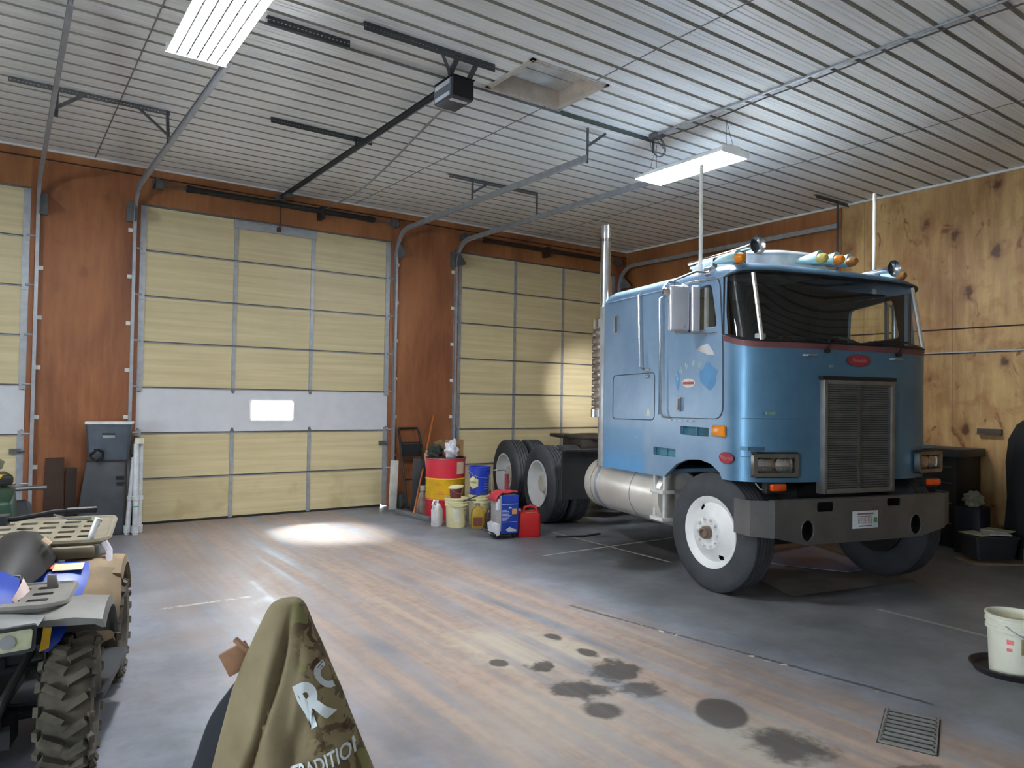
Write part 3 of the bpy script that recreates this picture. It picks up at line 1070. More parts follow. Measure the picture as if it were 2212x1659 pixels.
# windscreen: three panes of one wrapped sheet, with posts
def glass_strip(i0, i1):
    bb = NB()
    rr = []
    for z in (2.306, 2.45, 2.6, 2.75, 2.93):
        c = front_curve(fd(z))
        row = []
        for i in range(i0, i1 + 1):
            zz = zl(i, z) if z < 2.4 else z
            if z > 2.9: zz = 2.905 + .05 * (1 - abs(2 * i / N - 1) ** 4)
            row.append((c[i][0] * .997, c[i][1] + .012, zz))
        rr.append(row)
    loft(bb, rr, False)
    return bb
obj('windscreen', glass_strip(6, N - 6), MT['smoke'], truck, 60)
obj('corner_window', glass_strip(0, 6), MT['smoke'], truck, 60)
obj('corner_window', glass_strip(N - 6, N), MT['smoke'], truck, 60)
for i in (6, N - 6):
    b = NB()
    pts = []
    for z in (2.315, 2.5, 2.7, 2.93):
        c = front_curve(fd(z))[i]
        pts.append((c[0], c[1] - .004, z))
    tube(b, pts, .020, 8)
    obj('screen_post', b, mt('polished_trim', (214, 210, 206), .3, .6, .05), truck)
b = NB()
rr = [(p[0] * .995, p[1] - .003, zl(i, 2.306) + .006) for i, p in enumerate(front_curve(fd(2.306)))]
rt = [(p[0] * .995, p[1] - .003, 2.90 + .05 * (1 - abs(2 * i / N - 1) ** 4)) for i, p in enumerate(front_curve(fd(2.905)))]
tube(b, rr + rt[::-1], .014, 6, True)
obj('screen_seal', b, dark, truck)
for s, yy in ((-1, -.36), (1, .52)):
    b = NB()
    tube(b, [(yy, -.615, 2.24), (yy + .02, -.625, 2.31), (yy - .30, -.60, 2.345)], .009, 6)
    box(b, (yy - .12, -.598, 2.345), (.52, .012, .018), Matrix.Rotation(-.04, 3, 'Y'))
    cyl(b, (yy, -.59, 2.235), (yy, -.63, 2.235), .022, seg=10)
    obj('wiper', b, blackm, truck)

# side windows
for s in (-1, 1):
    b = NB(); curve_plate([(p[0], p[1]) for p in rpoly([(.60, 2.41), (.58, 2.82), (-.03, 2.88), (-.13, 2.44)], .05, 4)], [], .004, MX((s * (WD - .02), 0, 0), (0, 1, 0), (0, 0, 1)), b)
    obj('side_window', b, MT['smoke'], truck, 0)
    b = NB(); bx(b, s * (WD - .012) - .012, s * (WD - .012) + .012, .065, .10, 2.44, 2.84)
    bx(b, s * (WD - .01) - .01, s * (WD - .01) + .01, -.10, .07, 2.445, 2.46)
    obj('window_bar', b, mt('satin_frame', (182, 184, 186), .35, .6), truck, 0)

# passenger door, outlined by its rubber seam
def seam(name, pts, r, mat, x=-WD - .002, closed=True):
    bb = NB(); tube(bb, [(x, p[0], p[1]) for p in pts], r, 6, closed); return obj(name, bb, mat, truck)
door_out = rpoly([(.70, 1.595), (.66, 2.885), (-.13, 2.925), (-.185, 2.3), (-.195, 1.61)], .12, 6)
doorseam = mt('seam_rubber', (70, 80, 92), .7)
b = NB(); curve_plate(door_out, [win], .012, MX((-WD - .004, 0, 0), (0, 1, 0), (0, 0, 1)), b)
door = obj('door', b, paint, truck, 30, label='blue cab door with faded lettering')
def dsub(name, bm, mat, sm=35, label=None):
    return obj(name, bm, mat, door, sm, label=label)
b = NB(); tube(b, [(-WD - .003, p[0], p[1]) for p in door_out], .007, 6, True); dsub('door_seam', b, doorseam)
b = NB(); bx(b, -WD - .03, -WD - .008, .435, .50, 1.66, 1.80); bx(b, -WD - .045, -WD - .028, .445, .47, 1.675, 1.785); dsub('door_handle', b, mt('worn_chrome', (150, 152, 154), .45, .6), 0)
b = NB()
for i in range(5): bx(b, -WD - .016, -WD - .010, .66 - i * .09, .60 - i * .09, 1.567, 1.575)
dsub('sill_strip', b, galv, 0)
# what is left of the door lettering: pale worn strokes on an arc, an oval decal, peeled patches
pale = mt('worn_cream_lettering', (164, 182, 176), .7)
b = NB()
for i, w in enumerate((.06, .045, .05, .06, .05)):
    a = math.radians(160 - 24 * i)
    cy, cz = .26 - .26 * math.cos(a), 1.93 + .20 * math.sin(a)
    m = MX((-WD - .0108, cy, cz), (0, math.cos(a - PI / 2), math.sin(a - PI / 2)), (0, -math.sin(a - PI / 2), math.cos(a - PI / 2)))
    for k in range(3):
        box(b, m @ Vector(((k - 1) * .016, random.uniform(-.01, .01), 0)), (.001, .009, random.uniform(.03, .075)), Matrix.Rotation(random.uniform(-.4, .4), 3, 'X'))
dsub('worn_lettering', b, pale, 0, 'pale worn strokes of lettering on an arc')
fresh = mt('unfaded_blue_patch', (80, 134, 180), .5)
for (cy, cz, ry, rz) in ((.01, 2.0, .13, .12), (.50, 1.97, .04, .09)):
    b = NB(); prism(b, [(ry * math.cos(i * .4) * (1 + .2 * math.sin(i * 2.1)), rz * math.sin(i * .4) * (1 + .2 * math.cos(i * 1.7))) for i in range(16)], .0006, MX((-WD - .0104, cy, cz), (0, 1, 0), (0, 0, 1), (-1, 0, 0)))
    dsub('unfaded_patch', b, fresh, 0)
b = NB(); prism(b, [(.20, .0), (.14, .035), (.02, .05), (-.06, -.03), (-.08, -.065), (.03, -.05)], .0012, MX((-WD - .0105, -.0, 2.255), (0, 1, 0), (0, 0, 1), (-1, 0, 0)))
dsub('peeled_patch', b, mt('peeled_grey', (186, 186, 188), .7), 0)
def ellipse(rx, ry, n=28):
    return [(rx * math.cos(2 * PI * i / n), ry * math.sin(2 * PI * i / n)) for i in range(n)]
b = NB(); prism(b, ellipse(.105, .045), .002, MX((-WD - .0106, .32, 1.94), (0, 1, 0), (0, 0, 1), (-1, 0, 0))); dsub('oval_decal', b, mt('decal_white', (206, 200, 190), .6), 0)
b = NB(); bx(b, -WD - .0145, -WD - .0122, .23, .41, 1.926, 1.952); dsub('decal_band', b, mt('faded_red', (150, 84, 84), .6), 0)
b = NB(); bx(b, -WD - .006, -WD - .003, -.185, -.115, 2.285, 2.37); obj('white_tape', b, mt('white_tape', (196, 206, 216), .6), truck, 0)
b = NB(); tube(b, [(-WD - .01, .06, 2.395), (-WD - .03, -.02, 2.39), (-WD - .01, -.12, 2.40)], .008, 6); obj('window_grip', b, chrome, truck)

# sleeper locker door, vent, bars, trims
b = NB(); tube(b, [(-WD - .001, p[0], p[1]) for p in rpoly([(1.80, 1.545), (1.80, 2.045), (.93, 2.06), (.93, 1.56)], .06, 5)], .0055, 6, True)
obj('locker_seam', b, doorseam, truck)
for z in (2.095, 2.02):
    b = NB(); box(b, (-WD - .012, 1.06, z), (.02, .075, .035)); obj('latch', b, galv, truck, bevel=.008)
b = NB(); prism(b, [(1.00, 1.60), (1.09, 1.60), (1.045, 1.70)], .001, MX((-WD - .002, 0, 0), (0, 1, 0), (0, 0, 1), (-1, 0, 0))); obj('triangle_decal', b, mt('cream_decal', (206, 204, 178), .6), truck, 0)
b = NB(); tube(b, [(-WD - .006, p[0], p[1]) for p in rearv], .010, 6, True); bx(b, -WD + .0, -WD + .004, 1.69, 1.79, 2.53, 2.74)
obj('vent_frame', b, galv, truck)
b = NB(); tube(b, [(-WD - .002, 1.19, 2.93), (-WD - .05, 1.19, 2.91), (-WD - .05, 1.14, 2.12), (-WD - .002, 1.14, 2.10)], .013, 10); obj('grab_bar', b, chrome, truck)
b = NB(); tube(b, [(-WD - .002, .77, 2.84), (-WD - .055, .77, 2.82), (-WD - .055, .735, 1.66), (-WD - .05, .70, 1.60), (-WD - .002, .62, 1.595)], .012, 10); obj('grab_bar', b, chrome, truck)
b = NB()
for y0 in (.84, .98):
    pass
bx(b, -WD - .012, -WD + .002, .84, .855, 1.62, 2.88)
obj('body_bead', b, paint, truck, 0)
b = NB(); b.free()
for s in (-1, 1):
    b = NB(); bx(b, s * (WD - .007) - .013, s * (WD - .007) + .013, 2.02, 2.13, .97, 2.88)
    obj('side_extender', b, mt('pale_extender', (176, 180, 184), .4, .3), truck, bevel=.006)
b = NB()
gut = [(-WD - .008, 2.0, 2.905), (-WD - .008, -.17, 2.905)] + [(p[0] * 1.006, p[1] - .008, 2.915 + .05 * (1 - abs(2 * i / N - 1) ** 4)) for i, p in enumerate(front_curve(fd(2.91))) if 0 < i < N] + [(WD + .008, -.17, 2.905), (WD + .008, 2.0, 2.905)]
tube(b, gut, .009, 6); obj('rain_gutter', b, paint, truck)
# side turn signal and red oval by the arch
amber = mt('amber_lens', (222, 130, 20), .3, 0, .08)
orange = mt('orange_lens', (226, 84, 24), .3, 0, .08)
b = NB(); box(b, (-WD - .014, -.155, 1.495), (.03, .19, .10)); obj('turn_signal', b, amber, truck, bevel=.012)
red = mt('badge_red', (150, 42, 54), .4)
def badge(name, o, x, y, rx, rz, txt):
    bb = NB(); prism(bb, ellipse(rx * 1.06, rz * 1.1), .008, MX(o, x, y)); q = obj(name, bb, mt('badge_rim', (128, 80, 84), .3, .5), truck, 0)
    bb = NB(); prism(bb, ellipse(rx, rz), .003, MX(Vector(o) + Vector(x).cross(Vector(y)) * .008, x, y)); obj('badge_face', bb, red, q, 0)
    bb = text_bm(txt, rz * 1.05, .0008, MX(Vector(o) + Vector(x).cross(Vector(y)) * .0115, x, y), None, 'CENTER', .95, .0, .35); obj('badge_script', bb, mt('script_silver', (178, 128, 130), .4, .3), q, 0)
badge('nose_badge', (.02, -.603, 2.16), (1, 0, 0), (0, 0, 1), .135, .052, 'Peterbilt')
badge('side_badge', (-WD + .0, -.255, 1.258), Vector((.12, -.99, 0)), (0, 0, 1), .085, .048, 'Peterbilt')
for x in (-.55, .50):
    b = NB(); tube(b, [(x - .07, -.59, 2.19), (x - .05, -.625, 2.19), (x + .05, -.625, 2.19), (x + .07, -.59, 2.19)], .013, 8); obj('nose_grip', b, chrome, truck)
b = NB()
for (x, z, w, h) in ((-.93, 1.655, .10, .025), (-.30, 2.09, .05, .02)):
    bx(b, x - w / 2, x + w / 2, -.545 if x < -.5 else -.60, -.53 if x < -.5 else -.59, z, z + h)
obj('faded_decal', b, mt('faded_green_decal', (120, 160, 150), .6), truck, 0)
b = NB()
for zz in (1.62, 1.28):
    pts = [(p[0] * 1.001, p[1] - .001, zz) for i, p in enumerate(front_curve(.41)) if 2 < i < N // 2 - 3]
    tube(b, pts, .0022, 5)
obj('panel_seam', b, mt('panel_seam_blue', (44, 80, 104), .6), truck)

# grille
b = NB()
gx0, gx1, gz0, gz1, gy = -.41, .425, .955, 1.975, -.60
bx(b, gx0 - .01, gx0 + .03, gy - .05, gy + .05, gz0, gz1); bx(b, gx1 - .03, gx1 + .01, gy - .05, gy + .05, gz0, gz1)
bx(b, gx0, gx1, gy - .05, gy + .05, gz1 - .04, gz1); bx(b, gx0, gx1, gy - .05, gy + .05, gz0, gz0 + .045)
gr = obj('grille', b, mt('grille_steel', (128, 126, 124), .45, .6), truck, bevel=.006)
b = NB(); n = 44
for i in range(n):
    z = gz0 + .05 + (gz1 - gz0 - .09) * (i + .5) / n
    box(b, (.0075, gy - .028, z), (gx1 - gx0 - .05, .006, .016), Matrix.Rotation(.5, 3, 'X'))
obj('grille_slats', b, mt('grille_steel', (128, 126, 124), .45, .6), gr, 0)
b = NB(); bx(b, -.005, .022, gy - .046, gy - .02, gz0 + .04, gz1 - .03); obj('grille_divider', b, mt('divider_dark', (92, 88, 86), .5, .5), gr, 0)
b = NB(); bx(b, gx0, gx1, gy + .0, gy + .04, gz0, gz1); obj('radiator_core', b, mt('radiator_dark', (46, 46, 46), .7), gr, 0)
b = NB(); bx(b, gx0 - .03, gx1 + .03, gy - .045, gy + .02, gz1 + .002, gz1 + .035); obj('grille_top_shade', b, dark, truck, 0)  # black bar stands for the shaded recess edge above the grille

# headlights
for cx, lab in ((-.89, None), (.985, None)):
    sgn = -1 if cx < 0 else 1
    w = .44 if cx < 0 else .40
    yb = -.545
    ro = Matrix.Rotation(-.12 * -sgn, 4, 'Z')
    q = sub('headlight', truck, (cx, yb, 1.215), (0, 0, .16 * sgn))
    bb = NB(); curve_plate(rrect(w, .20, .02, 3), [rrect(w - .075, .135, .01, 3)], .05, MX((0, -.015, 0), (1, 0, 0), (0, 0, 1)), bb)
    obj('bezel', bb, mt('bezel_chrome', (128, 124, 118), .25, .9), q, 25)
    bb = NB(); bx(bb, -w / 2 + .03, w / 2, -.03, .06, .10, .112); obj('top_lip', bb, dark, q, 0); bb = NB(); bx(bb, -w / 2 + .03, w / 2, -.025, .06, -.112, -.10); obj('bottom_lip', bb, dark, q, 0)
    for s in (-1, 1):
        bb = NB()
        lathe(bb, [(.0, -.028), (.05, -.024), (.078, -.012), (.08, .01)], 24, 'y', (s * (w - .08) / 4, 0, 0))
        for v in bb.verts:
            v.co.x = s * (w - .08) / 4 + max(-.086, min(.086, (v.co.x - s * (w - .08) / 4) * 1.15)); v.co.z = max(-.062, min(.062, v.co.z))
        obj('sealed_beam', bb, mt('sealed_beam_glass', (168, 164, 160), .08, .85), q, 30)
    bb = NB(); bx(bb, -w / 2 + .05, w / 2 - .05, .015, .03, -.07, .07); obj('reflector', bb, mt('lamp_bowl', (110, 108, 104), .3, .8), q, 0)
b = NB(); prism(b, rpoly([(-.62, 1.10), (-.62, 1.31), (-.655, 1.31), (-.655, 1.10)], .015), .03, MX((0, -.555, 0), (1, 0, 0), (0, 0, 1))); obj('light_ledge', b, paint, truck, 30)
for x in (-.88, 1.02):
    b = NB(); box(b, (x, -.585, 1.022), (.15, .05, .06)); obj('marker_light', b, orange, truck, bevel=.01)
    b = NB(); bx(b, x - .1, x + .1, -.56, -.50, .97, 1.06); obj('marker_bracket', b, blackm, truck, 0)
b = NB(); tube(b, [(-1.02, -.46, 1.05), (-1.0, -.50, 1.0), (-.93, -.53, .985), (-.84, -.5, 1.0)], .007, 6); obj('lamp_wire', b, mt('pale_hose', (128, 134, 118), .5), truck)

# bumper: flat face with folded ends, dipped lower edge
bump = mt('dull_bumper_steel', (120, 119, 120), .38, .7, .12, 4)
b = NB()
ZT, YB = .925, -.70
face = [(-1.02, ZT), (-1.02, .61), (-.70, .535), (.0, .53), (.70, .535), (1.02, .60), (1.02, ZT)]
holes = [ellipse(.068, .092), ellipse(.068, .092)]
holes = [[(p[0] - .66, p[1] + .655) for p in holes[0]], [(p[0] + .64, p[1] + .65) for p in holes[1]]]
holes += [rrect(.19, .085, .02, 3, (-.46, .855)), rrect(.17, .07, .02, 3, (.36, .868))]
curve_plate(face, holes, .012, MX((0, YB, 0), (1, 0, 0), (0, 0, 1)), b)
for s in (-1, 1):
    for (x0, y0, x1, y1, za, zb) in ((1.02, YB, 1.20, YB + .09, .605, .618), (1.20, YB + .09, 1.235, YB + .26, .618, .63)):
        vs = [b.verts.new(v) for v in ((s * x0, y0, za), (s * x1, y1, zb), (s * x1, y1, ZT), (s * x0, y0, ZT))]
        b.faces.new(vs)
bx(b, -1.02, 1.02, YB, YB + .07, ZT - .006, ZT)
bm_ = obj('bumper', b, bump, truck, 20)
b = NB(); bx(b, -1.0, 1.0, YB + .10, YB + .16, .60, .88); obj('bumper_backing', b, dark, bm_, 0)
for hx, hz in ((-.66, .655), (.64, .65)):
    b = NB(); tube(b, [(hx + p[0] * 1.0, YB - .004, hz + p[1] * 1.0) for p in ellipse(.07, .094)], .006, 5, True)
    obj('hole_rim', b, bump, bm_)
# licence plate
pl = sub('licence_plate', truck, (.0, YB - .014, .725))
b = NB(); box(b, (0, 0, 0), (.305, .004, .155)); obj('plate', b, mt('plate_white', (206, 212, 218), .5), pl, bevel=.0015)
ptx = mt('plate_red_print', (138, 92, 98), .6)
for s_, z, sz in (('MINNESOTA', .056, .03), ('10,000 LAKES', -.06, .022)):
    pass
b = NB()
bx(b, -.095, .095, -.0032, -.0022, .045, .058); bx(b, -.10, .07, -.0032, -.0022, .026, .032); bx(b, -.08, .075, -.0032, -.0022, -.062, -.052)
obj('plate_line', b, ptx, pl, 0, label='blurred lines of small print')
b = NB()
for i in range(6):
    x = -.088 + i * .029
    bx(b, x, x + .005, -.0032, -.0022, -.038, .018)
    bx(b, x + .013, x + .018, -.0032, -.0022, -.038, .018)
    bx(b, x, x + .018, -.0032, -.0022, (-.012, .013, -.038)[i % 3], (-.007, .018, -.033)[i % 3])
obj('plate_characters', b, mt('plate_pale_print', (150, 124, 130), .6), pl, 0, label='illegible faded plate characters')
b = NB(); bx(b, .10, .14, -.0034, -.0022, -.03, .015); obj('green_sticker', b, mt('green_sticker', (90, 150, 96), .6), pl, 0)
b = NB(); bx(b, -.15, .15, -.006, .006, .155, .165); bx(b, .10, .14, -.006, 0, .09, .11); obj('plate_bracket', b, bump, pl, 0)

# chassis
b = NB()
for s in (-1, 1):
    bx(b, s * .43 - .04, s * .43 + .04, -.55, 6.1, .62, .90)
for y in (1.0, 2.3, 3.2, 4.6, 6.05): bx(b, -.42, .42, y - .06, y + .06, .64, .86)
bx(b, -.9, .9, -.06, .06, .40, .52)
bx(b, -.45, .45, -.35, .9, .55, 1.0)
obj('chassis', b, mt('greasy_chassis', (26, 25, 25), .7), truck, 0)
b = NB()
for y in (3.93, 5.25):
    cyl(b, (-.85, y, .55), (.85, y, .55), .10, seg=12); lathe(b, [(0, -.2), (.2, -.12), (.24, 0), (.2, .12), (0, .2)], 16, 'y', (0, y, .55))
obj('drive_axle', b, MT['greasy_chassis'], truck)
b = NB()
pts = []
for i in range(40):
    a = 2 * PI * i / 40
    pts.append((.56 * math.cos(a), 4.25 + .46 * math.sin(a)))
prism(b, pts, .05, MX((0, 0, 1.18), (1, 0, 0), (0, 1, 0)))
prism(b, [(-.5, 4.5), (.5, 4.5), (.42, 5.15), (.12, 5.15), (.06, 4.7), (-.06, 4.7), (-.12, 5.15), (-.42, 5.15)], .05, Matrix.Translation((0, 0, 1.16)))
bx(b, -.5, .5, 3.9, 4.5, 1.0, 1.18)
obj('fifth_wheel', b, mt('rusty_black_plate', (50, 40, 34), .7, .2, .35), truck, bevel=.01)
for s in (-1, 1):
    b = NB(); bx(b, s * .80 - .34, s * .80 + .34, 3.18, 3.22, .42, 1.06); bx(b, s * .80 - .34, s * .80 + .34, 3.10, 3.30, 1.06, 1.09)
    obj('mud_guard', b, mt('black_mud_guard', (40, 40, 42), .7), truck, 0)

# wheels
def tyre_bm(r=.55, w=.28, rim=.305, lug=True):
    bb = NB()
    h = w / 2
    p = [(rim, -h * .82), (rim + .03, -h * .95), (rim + .09, -h * 1.02), (r - .10, -h * 1.02), (r - .045, -h * .93), (r - .012, -h * .84), (r, -h * .74)]
    for g in (-.46, -.16, .16, .46):
        p += [(r, h * (g - .05)), (r - .014, h * (g - .035)), (r - .014, h * (g + .035)), (r, h * (g + .05))]
    p += [(r, h * .74), (r - .012, h * .84), (r - .045, h * .93), (r - .10, h * 1.02), (rim + .09, h * 1.02), (rim + .03, h * .95), (rim, h * .82)]
    lathe(bb, p, 64, 'x')
    return bb
def front_rim(par, s):
    bb = NB()
    def skip(i, k):
        w = {5: 2, 6: 4, 7: 4, 8: 2}.get(i)
        return w is not None and any(abs(k - c + .5) < w / 2 + .01 for c in (20, 80))
    lathe(bb, [(.305, -.10), (.318, .115), (.335, .128), (.333, .138), (.316, .132), (.272, .092), (.262, .098), (.250, .105), (.236, .114), (.224, .122), (.165, .150), (.155, .158), (.0, .158)], 120, 'x', skip=skip)
    if s < 0: bb.transform(Matrix.Scale(-1, 4, (1, 0, 0)))
    obj('rim', bb, whitep, par, 30)
    bb = NB(); lathe(bb, [(.26, .05), (.0, .05)], 32, 'x')
    if s < 0: bb.transform(Matrix.Scale(-1, 4, (1, 0, 0)))
    obj('brake_drum', bb, dark, par)
    bb = NB(); cyl(bb, (-s * .13, 0, 0), (-s * .06, 0, 0), .30, seg=32); obj('inner_shade_disc', bb, dark, par)  # added dark disc, stands for the shade inside the open wheel
    bb = NB()
    lathe(bb, [(.062, .150), (.06, .20), (.05, .222), (.034, .224), (.03, .20), (.0, .20)], 24, 'x')
    if s < 0: bb.transform(Matrix.Scale(-1, 4, (1, 0, 0)))
    obj('hub_cap', bb, mt('grimy_hub', (142, 124, 110), .4, .5), par)
    for k in range(10):
        a = 2 * PI * k / 10
        bb = NB(); cyl(bb, (s * .155, .125 * math.cos(a), .125 * math.sin(a)), (s * .19, .125 * math.cos(a), .125 * math.sin(a)), .017, .014, 6)
        obj('lug_nut', bb, whitep, par, 0)
def rear_rim(par, s):
    bb = NB()
    lathe(bb, [(.318, .125), (.335, .138), (.333, .148), (.312, .142), (.300, .10), (.292, -.06), (.27, -.085), (.20, -.092), (.17, -.09), (.165, -.02), (.155, .0)], 48, 'x')
    if s < 0: bb.transform(Matrix.Scale(-1, 4, (1, 0, 0)))
    obj('rim', bb, whitep, par, 30)
    bb = NB(); lathe(bb, [(.155, -.05), (.15, .02), (.12, .07), (.0, .075)], 24, 'x')
    if s < 0: bb.transform(Matrix.Scale(-1, 4, (1, 0, 0)))
    obj('hub', bb, mt('grimy_white_hub', (196, 190, 180), .5), par)
for s in (-1, 1):
    q = sub('front_wheel', truck, (s * 1.03, 0, .55), (0, 0, math.radians(6)))
    obj('tyre', tyre_bm(), rubber, q, 40)
    front_rim(q, s)
    for y in (3.93, 5.25):
        q = sub('rear_wheel', truck, (s * 1.03, y, .55))
        obj('tyre', tyre_bm(), rubber, q, 40)
        rear_rim(q, s)
        q = sub('inner_wheel', truck, (s * .70, y, .55))
        obj('tyre', tyre_bm(), rubber, q, 40)

# fuel tank and step ladder (passenger side), plain tank on the other side
tankm = mt('dull_polished_tank', (214, 208, 200), .36, .35, .1, 2.5)
for s in (-1, 1):
    b = NB()
    lathe(b, [(.0, .88), (.20, .885), (.275, .90), (.305, .94), (.31, .98), (.31, 2.46), (.305, 2.50), (.275, 2.54), (.20, 2.555), (.0, 2.56)], 48, 'y', (s * .86, 0, .735))
    q = obj('fuel_tank', b, tankm, truck, 40)
    for y in (1.42, 2.33):
        b = NB(); lathe(b, [(.3105, y - .004), (.3135, y - .003), (.3135, y + .003), (.3105, y + .004)], 48, 'y', (s * .86, 0, .735)); obj('weld_seam', b, mt('tank_seam', (128, 124, 120), .5, .6), q)
    b = NB(); lathe(b, [(.311, 2.16), (.316, 2.165), (.316, 2.235), (.311, 2.24)], 48, 'y', (s * .86, 0, .735)); obj('tank_strap', b, galv, q)
    b = NB()
    for y in (.955, .775):
        bx(b, s * 1.13 - .02, s * 1.13 + .02, y - .018, y + .018, .53, 1.05)
    for z in (.82, .54):
        bx(b, s * 1.10 - .08, s * 1.10 + .07, .745, .985, z - .02, z + .02)
    obj('step_ladder', b, mt('white_step_paint', (206, 206, 204), .45), truck, bevel=.006)

# exhaust stack, guard and intake
b = NB(); tube(b, [(-1.05, 2.24, .95), (-1.05, 2.24, 3.74)], .066, 20, cap=False)
v0 = len(b.verts)
lathe(b, [(.066, 3.70), (.066, 3.90), (.060, 3.90), (.060, 3.70)], 20, 'z', (-1.05, 2.24, 0))
obj('exhaust_stack', b, chrome, truck)
b = NB(); cyl(b, (-1.03, 2.30, 1.55), (-1.03, 2.30, 2.72), .11, seg=20); obj('muffler', b, mt('weathered_muffler', (142, 128, 118), .5, .6), truck)
b = NB()
for i in range(13):
    z = 1.60 + i * .085
    lathe(b, [(.124, z), (.130, z + .004), (.130, z + .066), (.124, z + .07)], 20, 'z', (-1.03, 2.32, 0))
obj('heat_guard', b, mt('weathered_guard', (150, 138, 128), .45, .7), truck, 60)
for z in (1.60, 2.70):
    b = NB(); lathe(b, [(.120, z - .05), (.135, z - .045), (.135, z + .045), (.12, z + .05)], 20, 'z', (-1.03, 2.32, 0)); obj('clamp', b, chrome, truck)
b = NB(); tube(b, [(1.05, 2.24, .95), (1.05, 2.24, 2.4)], .066, 16); obj('air_intake', b, galv_d, truck)

# roof fittings
b = NB()
def vent(z0, z1, i0, i1, bm):
    pr = rpoly([(-.70, -.16), (-.36, -.36), (.30, -.38), (.52, -.1), (.52, .75), (-.70, .75)], .10, 4)
    cx, cy = -.05, .25
    loft(bm, [[(cx + (p[0] - cx) * i0, cy + (p[1] - cy) * i0, z0) for p in pr], [(cx + (p[0] - cx) * i1, cy + (p[1] - cy) * i1, z1) for p in pr]], True, True, True)
vent(3.03, 3.155, 1.0, .98, b); vent(3.155, 3.168, 1.02, 1.02, b); vent(3.168, 3.205, .97, .90, b)
for v in b.verts:
    v.co.x = -.10 + (v.co.x + .05) * .90; v.co.y += .30; v.co.z += .055
obj('roof_vent', b, mt('white_roof_vent', (214, 220, 226), .35), truck, 30, label='white low roof vent box')
housing = mt('pale_blue_marker_body', (150, 190, 194), .35)
def marker(x, y, z, lens):
    q = sub('roof_marker', truck, (x, y, z))
    bb = NB()
    rings = []
    for f in range(9):
        t = f / 8
        yy = .38 * t
        h = .105 * (1 - t) ** .7 + .004
        w = .048 * (1 - t) ** .5 + .004
        rings.append([(w * math.cos(2 * PI * k / 16), yy, .035 * (1 - t) + .075 * t + (h * .75) * math.sin(2 * PI * k / 16) * (1 if math.sin(2 * PI * k / 16) > 0 else .6) - .02 * t) for k in range(16)])
    loft(bb, rings, True, True, True)
    obj('marker_body', bb, housing, q, 40)
    bb = NB(); lathe(bb, [(.0, -.085), (.028, -.075), (.044, -.05), (.05, -.02), (.05, .01)], 20, 'y', (0, 0, .035)); obj('marker_lens', bb, lens, q)
yel = mt('yellowed_lens', (196, 180, 96), .3, 0, .08)
marker(-1.02, -.20, 3.05, amber); marker(-.20, -.36, 3.09, yel); marker(.0, -.365, 3.092, amber); marker(.17, -.36, 3.09, mt('rusty_amber_lens', (150, 100, 46), .4)); marker(1.0, -.20, 3.04, mt('rusty_amber_lens', (150, 100, 46), .4))
for x, y, z, dy in ((-.93, -.36, 3.185, 1.05), (.80, -.32, 3.12, .85)):
    bb = NB()
    lathe(bb, [(.085, 0), (.062, .025), (.040, .07), (.028, .16), (.02, .35), (.016, dy)], 24, 'y', (x, y, z))
    bx(bb, x - .012, x + .012, y + .18, y + .22, 3.0, z); bx(bb, x - .012, x + .012, y + .60, y + .64, 3.04, z)
    q = obj('air_horn', bb, chrome, truck, 50)
    bb = NB(); lathe(bb, [(.082, .008), (.05, .05), (.0, .08)], 24, 'y', (x, y, z)); obj('horn_throat', bb, mt('horn_grey', (86, 92, 98), .3, .7), q)
for s in (-1, 1):
    b = NB(); cyl(b, (s * 1.13, .22, 2.93), (s * 1.13, .22, 4.05), .019, .019, 10); cyl(b, (s * 1.13, .22, 2.90), (s * 1.13, .22, 2.99), .028, .024, 10)
    obj('antenna', b, mt('white_fibre_rod', (212, 210, 204), .4), truck)
b = NB(); lathe(b, [(0, -.05), (.045, -.045), (.05, .03), (.03, .05), (0, .05)], 16, 'y', (-1.17, .02, 2.985)); obj('mirror_spotlight', b, chrome, truck)

# mirrors
for s in (-1, 1):
    q = sub('mirror', truck, (s * 1.43, .14, 2.63), (0, 0, s * .25))
    bb = NB(); box(bb, (0, 0, 0), (.20, .07, .44)); obj('mirror_shell', bb, mt('mirror_chrome', (206, 208, 220), .3, .6, .04), q, 40, bevel=.028, seg=3)
    bb = NB(); box(bb, (0, .038, 0), (.17, .006, .40)); obj('mirror_glass', bb, mt('mirror_glass', (210, 216, 220), .03, 1, .02), q, 0)
    bb = NB(); box(bb, (-s * .155, -.02, 0), (.085, .05, .44)); obj('narrow_mirror', bb, MT['mirror_chrome'], q, 40, bevel=.02, seg=3)
    bb = NB(); lathe(bb, [(0, -.03), (.035, -.025), (.045, 0), (.03, .03), (0, .03)], 16, 'y', (s * .12, -.0, .15)); obj('mirror_lamp', bb, chrome, q)
    bb = NB()
    tube(bb, [(s * 1.17, .02, 2.97), (s * 1.30, .05, 2.98), (s * 1.47, .14, 2.90), (s * 1.50, .14, 2.5), (s * 1.47, .14, 2.40), (s * 1.19, .02, 2.40)], .012, 8)
    tube(bb, [(s * 1.18, .42, 2.93), (s * 1.40, .36, 2.92), (s * 1.50, .30, 2.84), (s * 1.48, .16, 2.80)], .010, 8)
    tube(bb, [(s * 1.18, -.08, 2.90), (s * 1.33, .02, 2.88), (s * 1.40, .14, 2.86)], .009, 8)
    obj('mirror_bracket', bb, chrome, truck)

